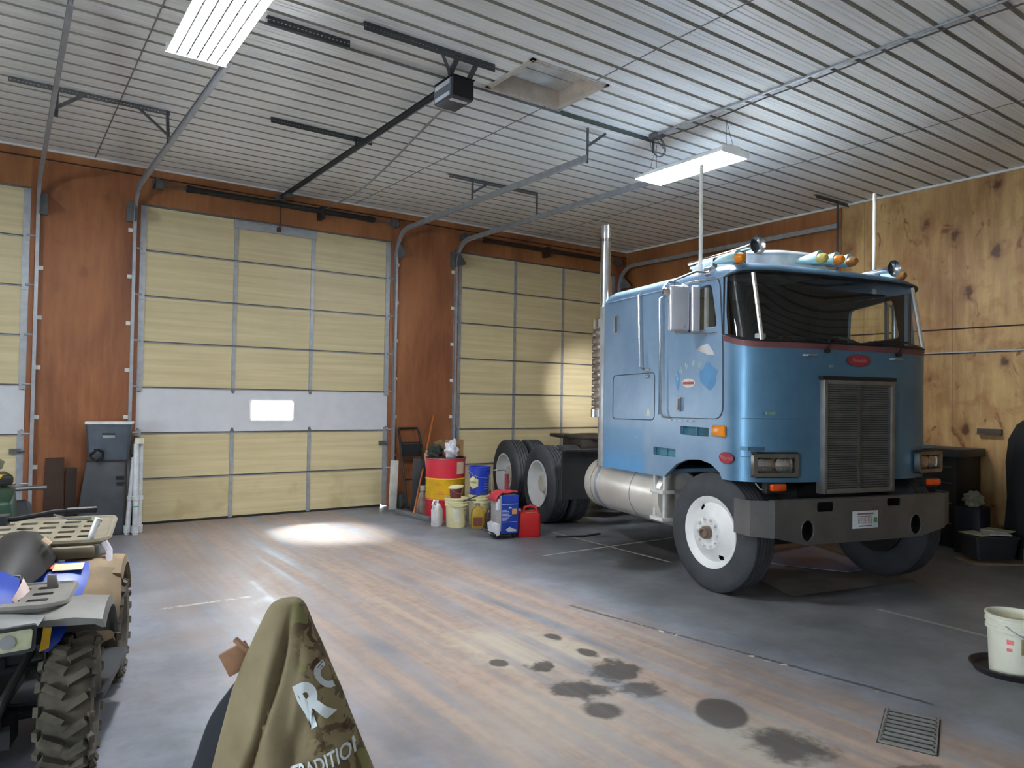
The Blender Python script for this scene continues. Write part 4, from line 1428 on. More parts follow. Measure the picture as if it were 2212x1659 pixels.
# cab interior
lining = mt('dark_cab_lining', (28, 29, 32), .8)
b = NB()
bx(b, -1.10, 1.10, .05, 1.95, 2.90, 2.92)
bx(b, -1.12, 1.12, 1.02, 1.05, 1.37, 2.90)
for s in (-1, 1): bx(b, s * 1.13 - .01, s * 1.13 + .01, .62, 1.95, 1.4, 2.9); bx(b, s * 1.125 - .008, s * 1.125 + .008, -.15, .62, 1.56, 2.40)
obj('cab_lining', b, lining, truck, 0)
for s in (-1, 1):
    b = NB(); curve_plate([(.64, 1.4), (.64, 2.9), (-.16, 2.9), (-.16, 1.4)], [win], .006, MX((s * (WD - .045), 0, 0), (0, 1, 0), (0, 0, 1)), b)
    obj('side_lining', b, lining, truck, 0)
b = NB()
prism(b, rpoly([(-.36, 1.75), (-.38, 2.24), (-.26, 2.27), (-.04, 2.18), (-.08, 1.75)], .04), 1.90, MX((-.95, 0, 0), (0, 1, 0), (0, 0, 1), (1, 0, 0)))
obj('dashboard', b, lining, truck, 30)
for s in (-1, 1):
    b = NB(); box(b, (s * .60, .48, 1.86), (.54, .54, .16)); box(b, (s * .60, .76, 2.18), (.52, .14, .66), Matrix.Rotation(-.12, 3, 'X')); box(b, (s * .6, .48, 1.6), (.4, .4, .45))
    obj('seat', b, mt('dark_seat_cloth', (34, 35, 40), .9), truck, bevel=.04)
b = NB(); tube(b, [(.56 + .24 * math.cos(2 * PI * k / 28), .02 + .24 * math.sin(2 * PI * k / 28) * .55, 2.34 + .24 * math.sin(2 * PI * k / 28) * .45) for k in range(28)], .013, 8, True)
cyl(b, (.56, -.12, 2.15), (.56, .02, 2.34), .025, seg=8); box(b, (.56, .02, 2.34), (.46, .03, .02))
obj('steering_wheel', b, mt('green_grey_rim', (76, 90, 84), .4), truck)
b = NB(); bx(b, -.98, -.90, -.44, -.38, 2.32, 2.38); obj('dash_gadget', b, mt('pale_gadget', (206, 212, 220), .4), truck, bevel=.008)

# added lamp, unseen behind the cab, throws the glow on the door
b = NB(); box(b, (0, 0, 0), (.16, .07, .12)); wl = obj('added_lamp', b, blackm, truck, loc=(.55, 2.10, 2.2), bevel=.01)
b = NB(); bx(b, -.065, .065, .035, .04, -.045, .045); obj('added_lamp_glass', b, mat_emit('added_lamp_glow', (1, .97, .93, 1), 6), wl, 0)
ld = bpy.data.lights.new('added_lamp_beam', 'SPOT'); ld.energy = 190; ld.spot_size = math.radians(25); ld.spot_blend = 1.0; ld.shadow_soft_size = .05; ld.color = (.95, .97, 1)
lo = bpy.data.objects.new('added_lamp_beam', ld); C.objects.link(lo)
pos = truck.location + Matrix.Rotation(-TR, 3, 'Z') @ Vector((.55, 2.16, 2.2))
lo.location = pos
lo.rotation_euler = (Vector((7.75, 0, 1.95)) - pos).to_track_quat('-Z', 'Y').to_euler()
# ================================================================= blue quad bike
# local frame: x across (+ = side nearest the truck), y back from the front axle, z up
quad = thing('quad_bike', 'blue quad bike with dusty grey racks and knobby tyres', 'quad bike', (-1.65, -6.70, 0), -math.radians(13.2))
qgrey = mt('dusty_grey_plastic', (116, 113, 109), .55, 0, .14, 7)
qdust = mt('mud_coated_plastic', (142, 122, 96), .8, 0, .2, 5)
qdark = mt('quad_dark_plastic', (50, 52, 56), .5, 0, .18)
qblue = mt('quad_blue_plastic', (34, 66, 160), .35, 0, .12)
mud = mt('muddy_tyre_rubber', (86, 80, 70), .9, 0, .4, 9)
qsteel = mt('quad_black_frame', (34, 34, 36), .6, .2, .2)
def knobby(par, w, r):
    bb = NB()
    h = w / 2
    lathe(bb, [(.15, -h * .7), (.19, -h * .95), (r - .08, -h * 1.0), (r - .045, -h * .9), (r - .028, -h * .6), (r - .026, 0), (r - .028, h * .6), (r - .045, h * .9), (r - .08, h), (.19, h * .95), (.15, h * .7)], 40, 'x')
    n = 18
    for i in range(n):
        for s in (-1, 1):
            a = 2 * PI * (i + (.0 if s < 0 else .5)) / n
            m = Matrix.Rotation(a, 3, 'X')
            c = m @ Vector((s * h * .40, 0, r - .018))
            box(bb, c, (h * .86, .030, .036), m @ Matrix.Rotation(s * .55, 3, 'Z'))
            c = m @ Vector((s * h * .88, .03, r - .050))
            box(bb, c, (h * .22, .042, .05), m @ Matrix.Rotation(s * .5, 3, 'Y'))
    obj('tyre', bb, mud, par, 30)
    bb = NB(); lathe(bb, [(.155, -h * .7), (.155, h * .6), (.14, h * .72), (.10, h * .4), (.04, h * .42), (.035, h * .55), (0, h * .56)], 24, 'x'); obj('rim', bb, qsteel, par)
for s in (-1, 1):
    w = sub('front_wheel', quad, (s * .445, 0, .315), (0, 0, .06)); knobby(w, .215, .315)
    w = sub('rear_wheel', quad, (s * .42, 1.19, .305)); knobby(w, .26, .315)
def flare(name, s, x0, x1, yc, zc, r, a0, a1, mat, lip=.05, rise=.0, n=14):
    bb = NB()
    rings = []
    for k in range(n + 1):
        a = math.radians(a0 + (a1 - a0) * k / n)
        y, z = yc + r * math.cos(a), zc + r * math.sin(a)
        e = rise * math.sin(PI * k / n)
        dn = Vector((0, -math.cos(a), -math.sin(a)))
        prof = [Vector((s * x0, y, z + .012)), Vector((s * (x0 + (x1 - x0) * .6), y, z + .018 + e * .6)), Vector((s * x1, y, z + e * .9)), Vector((s * (x1 + .012), y, z + e)) + dn * lip,
                Vector((s * (x1 - .004), y, z + e)) + dn * lip, Vector((s * (x1 - .03), y, z + e * .8 - .02)), Vector((s * x0, y, z - .012))]
        rings.append(prof)
    loft(bb, rings, True, True, True)
    return obj(name, bb, mat, quad, 50)
for s in (-1, 1):
    flare('front_fender', s, .30, .58, .04, .30, .46, 30, 112, qgrey, .045, .02)
    flare('rear_fender', s, .22, .535, 1.20, .31, .42, 25, 118, qdust, .05, .02)
    b = NB()
    loft(b, [[(s * .30, .98, .70), (s * .42, 1.0, .73), (s * .535, 1.06, .70)], [(s * .27, .84, .60), (s * .42, .84, .62), (s * .55, .93, .58)], [(s * .26, .78, .48), (s * .42, .79, .48), (s * .545, .90, .46)], [(s * .28, .76, .32), (s * .42, .78, .32), (s * .52, .88, .34)]], False)
    obj('mud_shield', b, qdust, quad, 50)
    b = NB()
    loft(b, [[(s * .10, 1.06, .755), (s * .28, 1.05, .755), (s * .36, 1.07, .745)], [(s * .10, .90, .72), (s * .28, .90, .71), (s * .38, .95, .70)], [(s * .14, .64, .56), (s * .28, .68, .54), (s * .36, .76, .54)], [(s * .16, .45, .40), (s * .28, .50, .40), (s * .34, .6, .40)]], False)
    obj('side_panel', b, qblue, quad, 50)
    b = NB(); loft(b, [[(s * .34, -.02, .72), (s * .44, -.03, .70)], [(s * .34, -.10, .66), (s * .41, -.10, .635)], [(s * .33, -.13, .61), (s * .37, -.13, .60)]], False); obj('front_side_panel', b, qblue, quad, 50)
    b = NB(); prism(b, rpoly([(.16, .14), (.56, .14), (.60, .86), (.16, .86)], .05), .03, MX((0, 0, .26), (s, 0, 0), (0, 1, 0))); obj('footwell', b, qdark, quad, 30)
# stickers on the rear blue panel
b = NB(); box(b, (.27, .975, .744), (.15, .09, .002), Matrix.Rotation(.22, 3, 'X')); obj('warning_sticker', b, mt('cream_sticker', (232, 216, 176), .5), quad, 0)
b = NB(); box(b, (.165, .985, .746), (.09, .065, .002), Matrix.Rotation(.22, 3, 'X')); obj('orange_sticker', b, mt('orange_sticker', (222, 116, 84), .5), quad, 0)
# nose
b = NB()
def nz(y, hw, z0, z1, n=7):
    out = []
    for i in range(n):
        x = -hw + 2 * hw * i / (n - 1)
        out.append((x, y + .12 * (abs(x) / hw) ** 2.5, z0))
    for i in range(n):
        x = hw - 2 * hw * i / (n - 1)
        out.append((x, y + .12 * (abs(x) / hw) ** 2.5 + .02, z1))
    return out
loft(b, [nz(-.20, .34, .52, .62), nz(-.25, .36, .55, .735), nz(-.10, .37, .56, .765), nz(.15, .34, .55, .77)], True, True, True)
obj('nose_cowl', b, qdark, quad, 40)
b = NB(); loft(b, [[(-.34, -.18, .735), (-.2, -.235, .75), (0, -.265, .755), (.2, -.235, .75), (.34, -.18, .735)], [(-.35, -.14, .755), (-.2, -.2, .775), (0, -.225, .78), (.2, -.2, .775), (.35, -.14, .755)], [(-.35, -.02, .75), (-.2, -.02, .77), (0, -.02, .77), (.2, -.02, .77), (.35, -.02, .75)]], False)
obj('nose_lip', b, mt('quad_mid_grey', (96, 98, 98), .5, 0, .14), quad, 50)
for s in (-1, 1):
    q = sub('headlight', quad, (s * .235, -.222, .69), (0, 0, s * .22))
    bb = NB(); prism(bb, rpoly([(-.085, -.045), (.085, -.04), (.09, .045), (-.085, .04)], .012), .02, MX((0, .0, 0), (1, 0, 0), (0, 0, 1))); obj('lens', bb, mt('cloudy_headlamp', (186, 188, 156), .15, .1, .15, 20), q, 30)
    bb = NB(); curve_plate(rpoly([(-.10, -.06), (.10, -.055), (.105, .06), (-.10, .055)], .015), [rpoly([(-.083, -.043), (.083, -.038), (.088, .043), (-.083, .038)], .012)], .03, MX((0, .0, 0), (1, 0, 0), (0, 0, 1)), bb); obj('surround', bb, qdark, q, 0)
    bb = NB(); cyl(bb, (0, -.019, .0), (0, -.024, .0), .03, seg=14); obj('bulb_shield', bb, mt('bulb_chrome', (206, 210, 210), .15, .9), q)
    b = NB(); prism(b, [(0, 0), (.035, .01), (.045, .10), (.012, .105)], .008, MX((s * .335, -.125, .605), (s, .35, 0), (0, 0, 1))); obj('side_reflector', b, mt('yellow_reflector', (214, 168, 30), .35), quad, 0)
b = NB()
tube(b, [(-.30, -.10, .60), (-.24, -.30, .46), (-.22, -.31, .36), (.22, -.31, .36), (.24, -.30, .46), (.30, -.10, .60)], .018, 8)
tube(b, [(-.24, -.30, .46), (.24, -.30, .46)], .014, 8)
box(b, (0, -.27, .40), (.46, .03, .15)); bx(b, -.26, .26, -.25, -.1, .24, .34)
obj('brush_guard', b, qsteel, quad)
b = NB()
for s in (-1, 1):
    for y0 in (-.06, .06): tube(b, [(s * .15, y0, .30), (s * .40, y0 * .4, .30)], .016, 6)
    tube(b, [(s * .22, .02, .62), (s * .38, .01, .36)], .026, 8)
    tube(b, [(s * .2, -.12, .34), (s * .20, -.16, .60)], .02, 6)
bx(b, -.17, .17, -.10, 1.25, .24, .60); cyl(b, (-.40, 1.19, .305), (.40, 1.19, .305), .035, seg=10)
obj('frame', b, qsteel, quad)
# racks: slotted plastic trays
def rack(name, x0, y0, y1, z, th, mat, nslot, tilt=0.0, lift=.0):
    out = rpoly([(-x0, y0 + .05), (-x0 * .86, y0), (x0 * .86, y0), (x0, y0 + .05), (x0 * .96, y1), (-x0 * .96, y1)], .05, 4)
    holes = []
    rows = nslot
    for r in range(rows):
        for c in range(6):
            w = 2 * x0 * .84 / 6
            cx = -x0 * .84 + w * (c + .5)
            cy = y0 + .06 + (y1 - y0 - .10) * (r + .5) / rows
            holes.append(rrect(w * .74, (y1 - y0 - .10) / rows * .42, .006, 2, (cx, cy)))
    m = Matrix.Translation((0, y0, z)) @ Matrix.Rotation(tilt, 4, 'X') @ Matrix.Translation((0, -y0, 0))
    bb = curve_plate(out, holes, th, m)
    ring = [m @ Vector((p[0], p[1], lift)) for p in out]
    tube(bb, ring, .017, 6, True)
    return obj(name, bb, mat, quad, 30)
rack('front_rack', .41, -.06, .42, .775, .028, qgrey, 3, -.02, .008)
rack('rear_rack', .44, 1.18, 1.75, .835, .03, mt('dusty_rack_plastic', (126, 118, 102), .6, 0, .15, 8), 4, .10, .012)
for s in (-1, 1):
    for x in (.37, .15):
        b = NB(); bx(b, s * x - .03, s * x + .03, 1.16, 1.22, .72, .83); obj('rack_mount', b, qgrey, quad, 0)
    b = NB(); bx(b, s * .22 - .02, s * .22 + .02, .10, .40, .70, .77); obj('rack_mount', b, qgrey, quad, 0)
    b = NB(); prism(b, [(0, 0), (.05, 0), (.035, .06), (.0, .065)], .02, MX((s * .28, .34, .78), (1, 0, 0), (0, 0, 1))); obj('rack_hook', b, qgrey, quad, 0)
    b = NB(); prism(b, [(0, 0), (.05, 0), (.035, .06), (.0, .065)], .02, MX((s * .12, .38, .78), (1, 0, 0), (0, 0, 1))); obj('rack_hook', b, qgrey, quad, 0)
b = NB(); box(b, (0, 1.15, .79), (.76, .05, .075)); obj('rack_apron', b, mt('dusty_apron', (122, 112, 92), .7), quad, bevel=.02)
b = NB()
loft(b, [[(x * w, y, z + h * (1 - abs(x) ** 3) * 1.0) for x in (-1, -.75, -.4, 0, .4, .75, 1)] for (y, w, z, h) in ((.46, .08, .70, .04), (.62, .13, .72, .08), (.82, .17, .74, .12), (1.02, .19, .77, .16), (1.16, .18, .78, .155), (1.20, .15, .76, .06))], False)
loft(b, [[(s * w, y, z) for (y, w, z) in ((.46, .08, .70), (.62, .13, .72), (.82, .17, .74), (1.02, .19, .77), (1.16, .18, .78), (1.20, .15, .76))] for s in (-1, 1)], False)
obj('seat', b, mt('dark_vinyl_seat', (36, 33, 33), .55, 0, .12), quad, 60)
b = NB(); box(b, (.155, .985, .895), (.05, .10, .008), Matrix.Rotation(.75, 3, 'Y')); obj('seat_tear', b, mt('tan_foam', (176, 152, 124), .9), quad, 0, label='tan worn patch on the seat')
b = NB()
loft(b, [[(x * w, y, z + h * (1 - abs(x) ** 2)) for x in (-1, -.6, 0, .6, 1)] for (y, w, z, h) in ((-.02, .20, .765, .03), (.10, .20, .79, .05), (.30, .17, .84, .06), (.42, .13, .82, .05), (.52, .10, .72, .05))], False)
obj('hood', b, qblue, quad, 60)
for s in (-1, 1):
    b = NB(); loft(b, [[(s * .19, .05, .80), (s * .215, .06, .76)], [(s * .195, .14, .825), (s * .235, .16, .74)], [(s * .19, .26, .85), (s * .24, .29, .72)], [(s * .165, .38, .83), (s * .22, .42, .69)], [(s * .14, .46, .80), (s * .19, .52, .66)]], False)
    obj('hood_decal', b, mt('white_orange_decal', (214, 190, 184), .4, 0, .3, 4), quad, 40, label='white and orange hood decal')
b = NB()
tube(b, [(-.42, .66, 1.115), (-.26, .58, 1.12), (-.10, .51, 1.10), (.10, .51, 1.10), (.26, .58, 1.12), (.42, .66, 1.115)], .013, 8)
cyl(b, (0, .44, .72), (0, .50, 1.10), .02, seg=8); box(b, (0, .50, 1.10), (.14, .09, .05))
hb = obj('handlebar', b, qsteel, quad)
for s in (-1, 1):
    b = NB(); cyl(b, (s * .31, .605, 1.118), (s * .44, .67, 1.113), .018, seg=10); obj('grip', b, dark, hb)
    b = NB(); tube(b, [(s * .26, .55, 1.11), (s * .33, .55, 1.085), (s * .43, .59, 1.075)], .007, 6); obj('brake_lever', b, chrome, hb)
# white tie-down stub standing on the rear rack
b = NB()
cyl(b, (.345, 1.20, .86), (.385, 1.20, .985), .018, seg=12)
for k in range(3): lathe(b, [(.022, .0), (.024, .006), (.022, .012)], 12, 'z', (.342 - .0 * k, 1.20, .85 - k * .0))
obj('rack_post', b, mt('glossy_white_tube', (238, 242, 250), .15), quad, label='shiny white tube on the rear rack')
b = NB(); tube(b, [(.425, 1.17, .845), (.455, 1.165, .79), (.46, 1.12, .72)], .020, 8); obj('rack_strap', b, mt('pale_grey_strap', (196, 190, 198), .5), quad)

# ---------------------------------------------------------------- green machine behind
g = thing('garden_tractor', 'green and yellow garden tractor at the far left edge', 'tractor', (-1.62, -2.0, 0), .1)
b = NB(); loft(b, [[(-.28, .5, .45), (.28, .5, .45), (.28, .5, .78), (-.28, .5, .78)], [(-.27, -.3, .45), (.27, -.3, .45), (.25, -.3, .80), (-.25, -.3, .80)], [(-.2, -.55, .48), (.2, -.55, .48), (.18, -.55, .72), (-.18, -.55, .72)]], True, True, True); obj('hood', b, mt('tractor_green', (26, 58, 42), .5), g, bevel=.03)
b = NB(); box(b, (.06, .35, .86), (.44, .5, .10)); obj('seat_pan', b, mt('black_tractor_seat', (34, 34, 34), .5), g, bevel=.03)
b = NB(); tube(b, [(-.2, .12, .84), (.15, .10, .90), (.26, .25, .88), (.28, .6, .82)], .025, 8); obj('yellow_edge', b, mt('tractor_yellow', (222, 194, 30), .4), g)
b = NB(); lathe(b, [(0, -.03), (.10, -.02), (.12, .05), (.05, .10), (0, .11)], 16, 'z', (.08, .1, 1.0)); obj('lamp', b, mt('olive_lamp', (120, 122, 100), .4), g)
b = NB(); cyl(b, (.08, .1, .9), (.08, .1, 1.0), .03, seg=8); obj('lamp_post', b, qsteel, g)
for sx in (-.38, .38):
    for y, r in ((-.35, .2), (.55, .3)):
        b = NB(); lathe(b, [(r * .5, -.09), (r * .9, -.1), (r, -.06), (r, .06), (r * .9, .1), (r * .5, .09), (r * .45, .02), (0, .03)], 24, 'x', (sx, y, r)); obj('wheel', b, rubber, g)
b = NB(); bx(b, -.30, .30, -.35, .55, .2, .45); bx(b, -.34, .34, .5, .6, .24, .34); obj('frame', b, qsteel, g, 0)
b = NB(); bx(b, .2, .62, .55, .60, .70, .74); cyl(b, (.30, .35, .74), (.60, .35, .74), .022, seg=8); bx(b, .27, .32, .3, .6, .45, .76); obj('side_arm', b, galv_d, g, 0)

# ---------------------------------------------------------------- gear against the left pillar
tote = thing('storage_tote', 'dark grey plastic tote with a white lid on top of the cabinet', 'tote', (-.33, -.30, .915), -.20)
b = NB(); loft(b, [[(p[0] * .86, p[1] * .86, .0) for p in rrect(.50, .36, .04)], [(p[0], p[1], .44) for p in rrect(.50, .36, .04)]], True, True, True); obj('body', b, mt('slate_grey_plastic', (72, 80, 92), .5), tote)
b = NB(); prism(b, rrect(.53, .39, .05), .035, Matrix.Translation((0, 0, .44))); obj('lid', b, mt('white_lid', (222, 224, 224), .4), tote, bevel=.01)
b = NB(); bx(b, -.065, .075, -.186, -.17, .31, .335); obj('handle_slot', b, dark, tote, 0)
b = NB(); bx(b, -.06, .07, -.184, -.17, .275, .31); obj('handle', b, mt('pale_handle', (140, 148, 150), .4), tote, 0)
cab_ = thing('storage_cabinet', 'dark grey cabinet with a slanted front standing by the left pillar', 'cabinet', (-.36, -.30, 0), -.20)
b = NB(); loft(b, [[(-.29, -.26, 0), (.22, -.26, 0), (.22, .18, 0), (-.29, .18, 0)], [(-.25, -.22, .5), (.22, -.22, .5), (.22, .18, .5), (-.25, .18, .5)], [(-.20, -.18, .905), (.22, -.18, .905), (.22, .18, .905), (-.20, .18, .905)]], True, True, True); obj('body', b, mt('charcoal_plastic', (62, 66, 72), .55), cab_, bevel=.012)
b = NB(); bx(b, -.2, .22, -.19, -.15, .895, .915); obj('top_edge', b, dark, cab_, 0)
b = NB(); bx(b, .14, .225, -.24, -.205, .62, .645); bx(b, .13, .225, -.245, -.21, .70, .72); obj('shelf_clip', b, dark, cab_, 0)
pts = []
b = NB(); tube(b, [(.055 * math.cos(2 * PI * k / 20) + .02 * math.sin(k), .03 * math.sin(k * 1.3), .07 * math.sin(2 * PI * k / 20)) for k in range(40)], .012, 6)
tag(obj('cord_bundle', b, dark, loc=(-.49, -.545, .985)), 'black cord bundle hung at the corner of the grey tote', 'cord')
pv = thing('pipe_bundle', 'upright white plastic pipes leaning beside the grey cabinet', 'pipes', (-.07, -.66, 0), 0)
for i, (dx, dy, r, h, tx) in enumerate(((0, 0, .035, 1.12, -.005), (.055, .05, .03, 1.17, .0), (-.05, .06, .03, .95, .03))):
    b = NB(); cyl(b, (dx - tx, dy, 0), (dx + tx, dy + .02, h), r, r * .9, 14)
    lathe(b, [(r, 0), (r + .012, .005), (r + .012, .09), (r, .095)], 14, 'z', (dx - tx, dy, .02)); lathe(b, [(r, 0), (r + .010, .005), (r + .010, .05), (r, .055)], 14, 'z', (dx, dy + .01, .42))
    obj('pipe', b, mt('white_pvc', (206, 210, 214), .4), pv)
b = NB(); lathe(b, [(.055, 0), (.055, .035), (.05, .05), (.05, .07)], 16, 'z', (.03, .04, 1.12)); obj('pipe_cap', b, mt('cream_pvc', (214, 208, 186), .4), pv)
b = NB(); lathe(b, [(.0365, 0), (.038, .002), (.038, .012), (.0365, .014)], 14, 'z', (0, .005, .34)); obj('green_band', b, mt('green_band', (60, 150, 120), .5), pv)
b = NB(); lathe(b, [(.0, 0), (.075, .01), (.085, .08), (.05, .20), (.03, .26), (.0, .27)], 14, 'z'); tag(obj('fabric_roll', b, mt('grey_olive_cloth', (94, 90, 80), .9), loc=(-.01, -.14, .935)), 'grey olive cloth bundle behind the tote by the door track', 'cloth')
b = NB(); cyl(b, (-.01, -.14, 0), (-.01, -.14, .935), .04, seg=12); tag(obj('floor_post', b, mt('dark_post', (52, 50, 48), .7)), 'dark upright post under the cloth bundle', 'post')
for i, (x, z, w, c) in enumerate(((-.90, .93, .20, (66, 46, 36)), (-.72, .80, .12, (52, 38, 32)))):
    b = NB(); box(b, (0, -.02, z / 2), (w, .03, z), Matrix.Rotation(.06, 3, 'X'))
    tag(obj('leaning_board', b, mt('stained_board_%d' % i, c, .7), loc=(x, -.045, .003)), ('wide dark board leaning on the left pillar', 'narrow darker board beside the wide one on the pillar')[i], 'board', 'boards on the left pillar')

# ---------------------------------------------------------------- drum and everything round it
drum = thing('oil_drum', 'red and yellow steel oil drum by the right pillar', 'drum', (3.905, -1.42, 0), .55)
def drum_part(name, z0, z1, mat, rib):
    bb = NB(); lathe(bb, [(.285, z0), (.288, z0 + .01)] + ([(.288, z1 - .03), (.297, z1 - .015), (.288, z1)] if rib else [(.288, z1)]), 40, 'z'); return obj(name, bb, mat, drum, 40)
dred = mt('drum_red', (196, 40, 58), .4, 0, .1); dyel = mt('drum_yellow', (218, 172, 30), .4, 0, .1)
drum_part('lower_band', .0, .30, dred, True); drum_part('middle_band', .30, .60, dyel, True); drum_part('upper_band', .60, .87, dred, False)
b = NB(); lathe(b, [(.288, .862), (.298, .868), (.298, .885), (.285, .885), (.28, .862), (0, .862)], 40, 'z'); obj('rim', b, mt('drum_rim', (150, 100, 104), .4, .4), drum)
def on_cyl(bb, r, a0, a1, z0, z1, n=6, th=.003):
    rows = []
    for k in range(n + 1):
        a = math.radians(a0 + (a1 - a0) * k / n); rows.append([(r * math.cos(a), r * math.sin(a), z0), (r * math.cos(a), r * math.sin(a), z1)])
    loft(bb, rows, False)
b = NB(); on_cyl(b, .291, -118, -88, .66, .83); obj('paper_label', b, mt('beige_label', (196, 176, 148), .7), drum, 0)
b = NB()
for k, (a, z) in enumerate(((-186, .50), (-178, .37))): on_cyl(b, .2915, a, a + 24, z, z + .012); on_cyl(b, .2915, a + 6, a + 20, z + .03, z + .04)
obj('red_scrawl', b, mt('scrawl_red', (206, 92, 40), .6), drum, 0)
b = NB()
for k in range(3): on_cyl(b, .2915, -186, -170, .15 + k * .03, .158 + k * .03)
obj('white_print', b, mt('faded_white_print', (216, 170, 174), .6), drum, 0)
def lumpy(name, s, loc, mat, label, cat, seed, rz=0, group=None, amp=.3):
    random.seed(seed)
    bb = NB(); bmesh.ops.create_icosphere(bb, subdivisions=4, radius=1)
    ph = [random.uniform(0, 6) for _ in range(6)]
    for v in bb.verts:
        d = v.co.normalized()
        k = 1 + amp * (.5 * math.sin(5 * d.x + ph[0]) * math.cos(4 * d.y + ph[1]) + .35 * math.sin(9 * d.z + ph[2] + 4 * d.x) + .25 * math.sin(13 * d.y + ph[3]))
        v.co = Vector((d.x * s[0] * k, d.y * s[1] * k, max(-s[2] * .82, d.z * s[2] * k)))
    for v in bb.verts: v.co.z += s[2] * .82
    return tag(obj(name, bb, mat, loc=loc, rot=(0, 0, rz), smooth=80), label, cat, group)
lumpy('dark_cloth', (.11, .11, .10), (3.76, -1.36, .888), mt('dark_green_cloth', (44, 52, 46), .9), 'dark green cloth heaped on the drum lid beside the white bag', 'cloth', 3)
lumpy('white_bag', (.10, .08, .13), (3.905, -1.585, .886), mt('white_plastic_bag', (206, 206, 216), .5), 'crumpled white plastic bag on top of the oil drum', 'bag', 5, .3, None, .45)
b = NB(); box(b, (0, 0, .12), (.26, .2, .24)); ctn = obj('cardboard_box', b, mt('brown_cardboard', (150, 116, 78), .85), loc=(4.10, -1.32, .888), rot=(0, 0, -.4), bevel=.004)
tag(ctn, 'small cardboard box on the drum behind the white bag', 'box')
b = NB(); bx(b, -.131, .131, -.012, .012, .239, .2415); bx(b, -.06, .08, -.1015, -.1, .10, .18); obj('tape', b, mt('cardboard_tape', (122, 92, 60), .6), ctn, 0)

def pail(name, loc, r0, r1, h, mat, label, group=None, lid=None, liner=None, rz=0, cat='bucket'):
    t = thing(name, label, cat, loc, rz, group)
    bb = NB()
    lathe(bb, [(0, .0), (r0, .0), (r0 + (r1 - r0) * .7, h * .74), (r1 + .008, h * .745), (r1 + .008, h * .80), (r1, h * .805), (r1, h * .86), (r1 + .01, h * .865), (r1 + .01, h * .91), (r1 + .002, h * .915), (r1 + .003, h * .97), (r1 + .012, h * .975), (r1 + .012, h), (r1 - .004, h), (r1 - .006, h * .9), (r0 - .004, .012), (0, .012)], 40, 'z')
    obj('body', bb, mat, t, 35)
    if lid:
        bb = NB(); lathe(bb, [(r1 + .014, h - .012), (r1 + .016, h + .008), (r1 - .01, h + .012), (r1 - .02, h + .004), (0, h + .004)], 40, 'z'); obj('lid', bb, lid, t)
    if liner:
        bb = NB(); lathe(bb, [(r1 - .008, h * .84), (0, h * .84)], 30, 'z'); obj('contents', bb, liner, t)
    bb = NB()
    pts = [((r1 + .014) * math.cos(math.radians(a)), (r1 + .014) * math.sin(math.radians(a)) * .96 - .012, h * .86 - .09 * math.sin(math.radians(a - 180)) * r1 / .15) for a in range(180, 361, 15)]
    tube(bb, pts, .0035, 6); obj('bail_handle', bb, galv, t)
    return t
cream = mt('cream_bucket_plastic', (222, 214, 168), .45, 0, .06)
wb = pail('cream_bucket', (3.67, -2.13, 0), .132, .150, .385, cream, 'cream plastic bucket standing in front of the drum, small pail on it', 'buckets by the drum', lid=cream, rz=.2)
b = NB(); on_cyl(b, .1432, -150, -110, .08, .26); obj('pale_label', b, mt('white_bucket_label', (226, 224, 206), .5), wb, 0)
b = NB(); on_cyl(b, .1445, -75, -50, .09, .17); obj('grey_label', b, mt('grey_green_label', (138, 138, 112), .6), wb, 0)
b = NB(); on_cyl(b, .1455, -85, -60, .22, .25); obj('orange_print', b, mt('pale_orange_print', (214, 150, 96), .6), wb, 0)
sp = thing('paint_pail', 'small dark red pail with a cream lid on the bucket', 'pail', (3.64, -2.16, .3985), 0)
b = NB(); lathe(b, [(0, 0), (.074, 0), (.088, .13), (.084, .13), (0, .13)], 30, 'z'); obj('body', b, mt('dark_red_pail', (112, 48, 52), .4), sp)
b = NB(); lathe(b, [(.092, .128), (.104, .134), (.105, .152), (.09, .158), (.07, .150), (0, .150)], 30, 'z'); 
for v in b.verts: v.co.z += v.co.x * .10
obj('lid', b, cream, sp)
b = NB(); tube(b, [(.092 * math.cos(math.radians(a)), .092 * math.sin(math.radians(a)), .13 - .07 * math.sin(math.radians(a - 190))) for a in range(190, 351, 16)], .003, 5); obj('bail_handle', b, galv, sp)
lb = pail('cream_bucket', (4.06, -2.10, 0), .132, .150, .40, cream, 'cream plastic bucket underneath the blue bucket', 'buckets by the drum', lid=cream)
bbk = pail('blue_bucket', (4.06, -2.10, .4145), .126, .146, .385, mt('bright_blue_bucket', (28, 58, 176), .4, 0, .06), 'bright blue bucket with a hexagon emblem stacked on a cream bucket', 'buckets by the drum', rz=-.2)
def hexa(bb, r, ac, zc, rad, th=.0):
    pts = []
    for k in range(6):
        a = PI / 3 * k + PI / 6
        pts.append((rad * math.cos(a), rad * math.sin(a)))
    c = bb.verts.new((r * math.cos(ac), r * math.sin(ac), zc))
    V = [bb.verts.new((r * math.cos(ac + p[0] / r), r * math.sin(ac + p[0] / r), zc + p[1])) for p in pts]
    for k in range(6): bb.faces.new((c, V[k], V[(k + 1) % 6]))
b = NB(); hexa(b, .1425, math.radians(-150), .17, .092); emb = obj('hexagon_emblem', b, mt('cream_emblem', (206, 200, 150), .5), bbk, 0)
b = text_bm('NAPA', .042, .0004)
for v in b.verts:
    a = math.radians(-150) + v.co.x / .1435
    v.co = Vector((.1442 * math.cos(a), .1442 * math.sin(a), .17 + v.co.y))
obj('emblem_text', b, mt('emblem_blue', (74, 96, 170), .5), emb, 0)
b = NB()
for k in range(5): on_cyl(b, .1445, -85, -48, .08 + k * .035, .092 + k * .035)
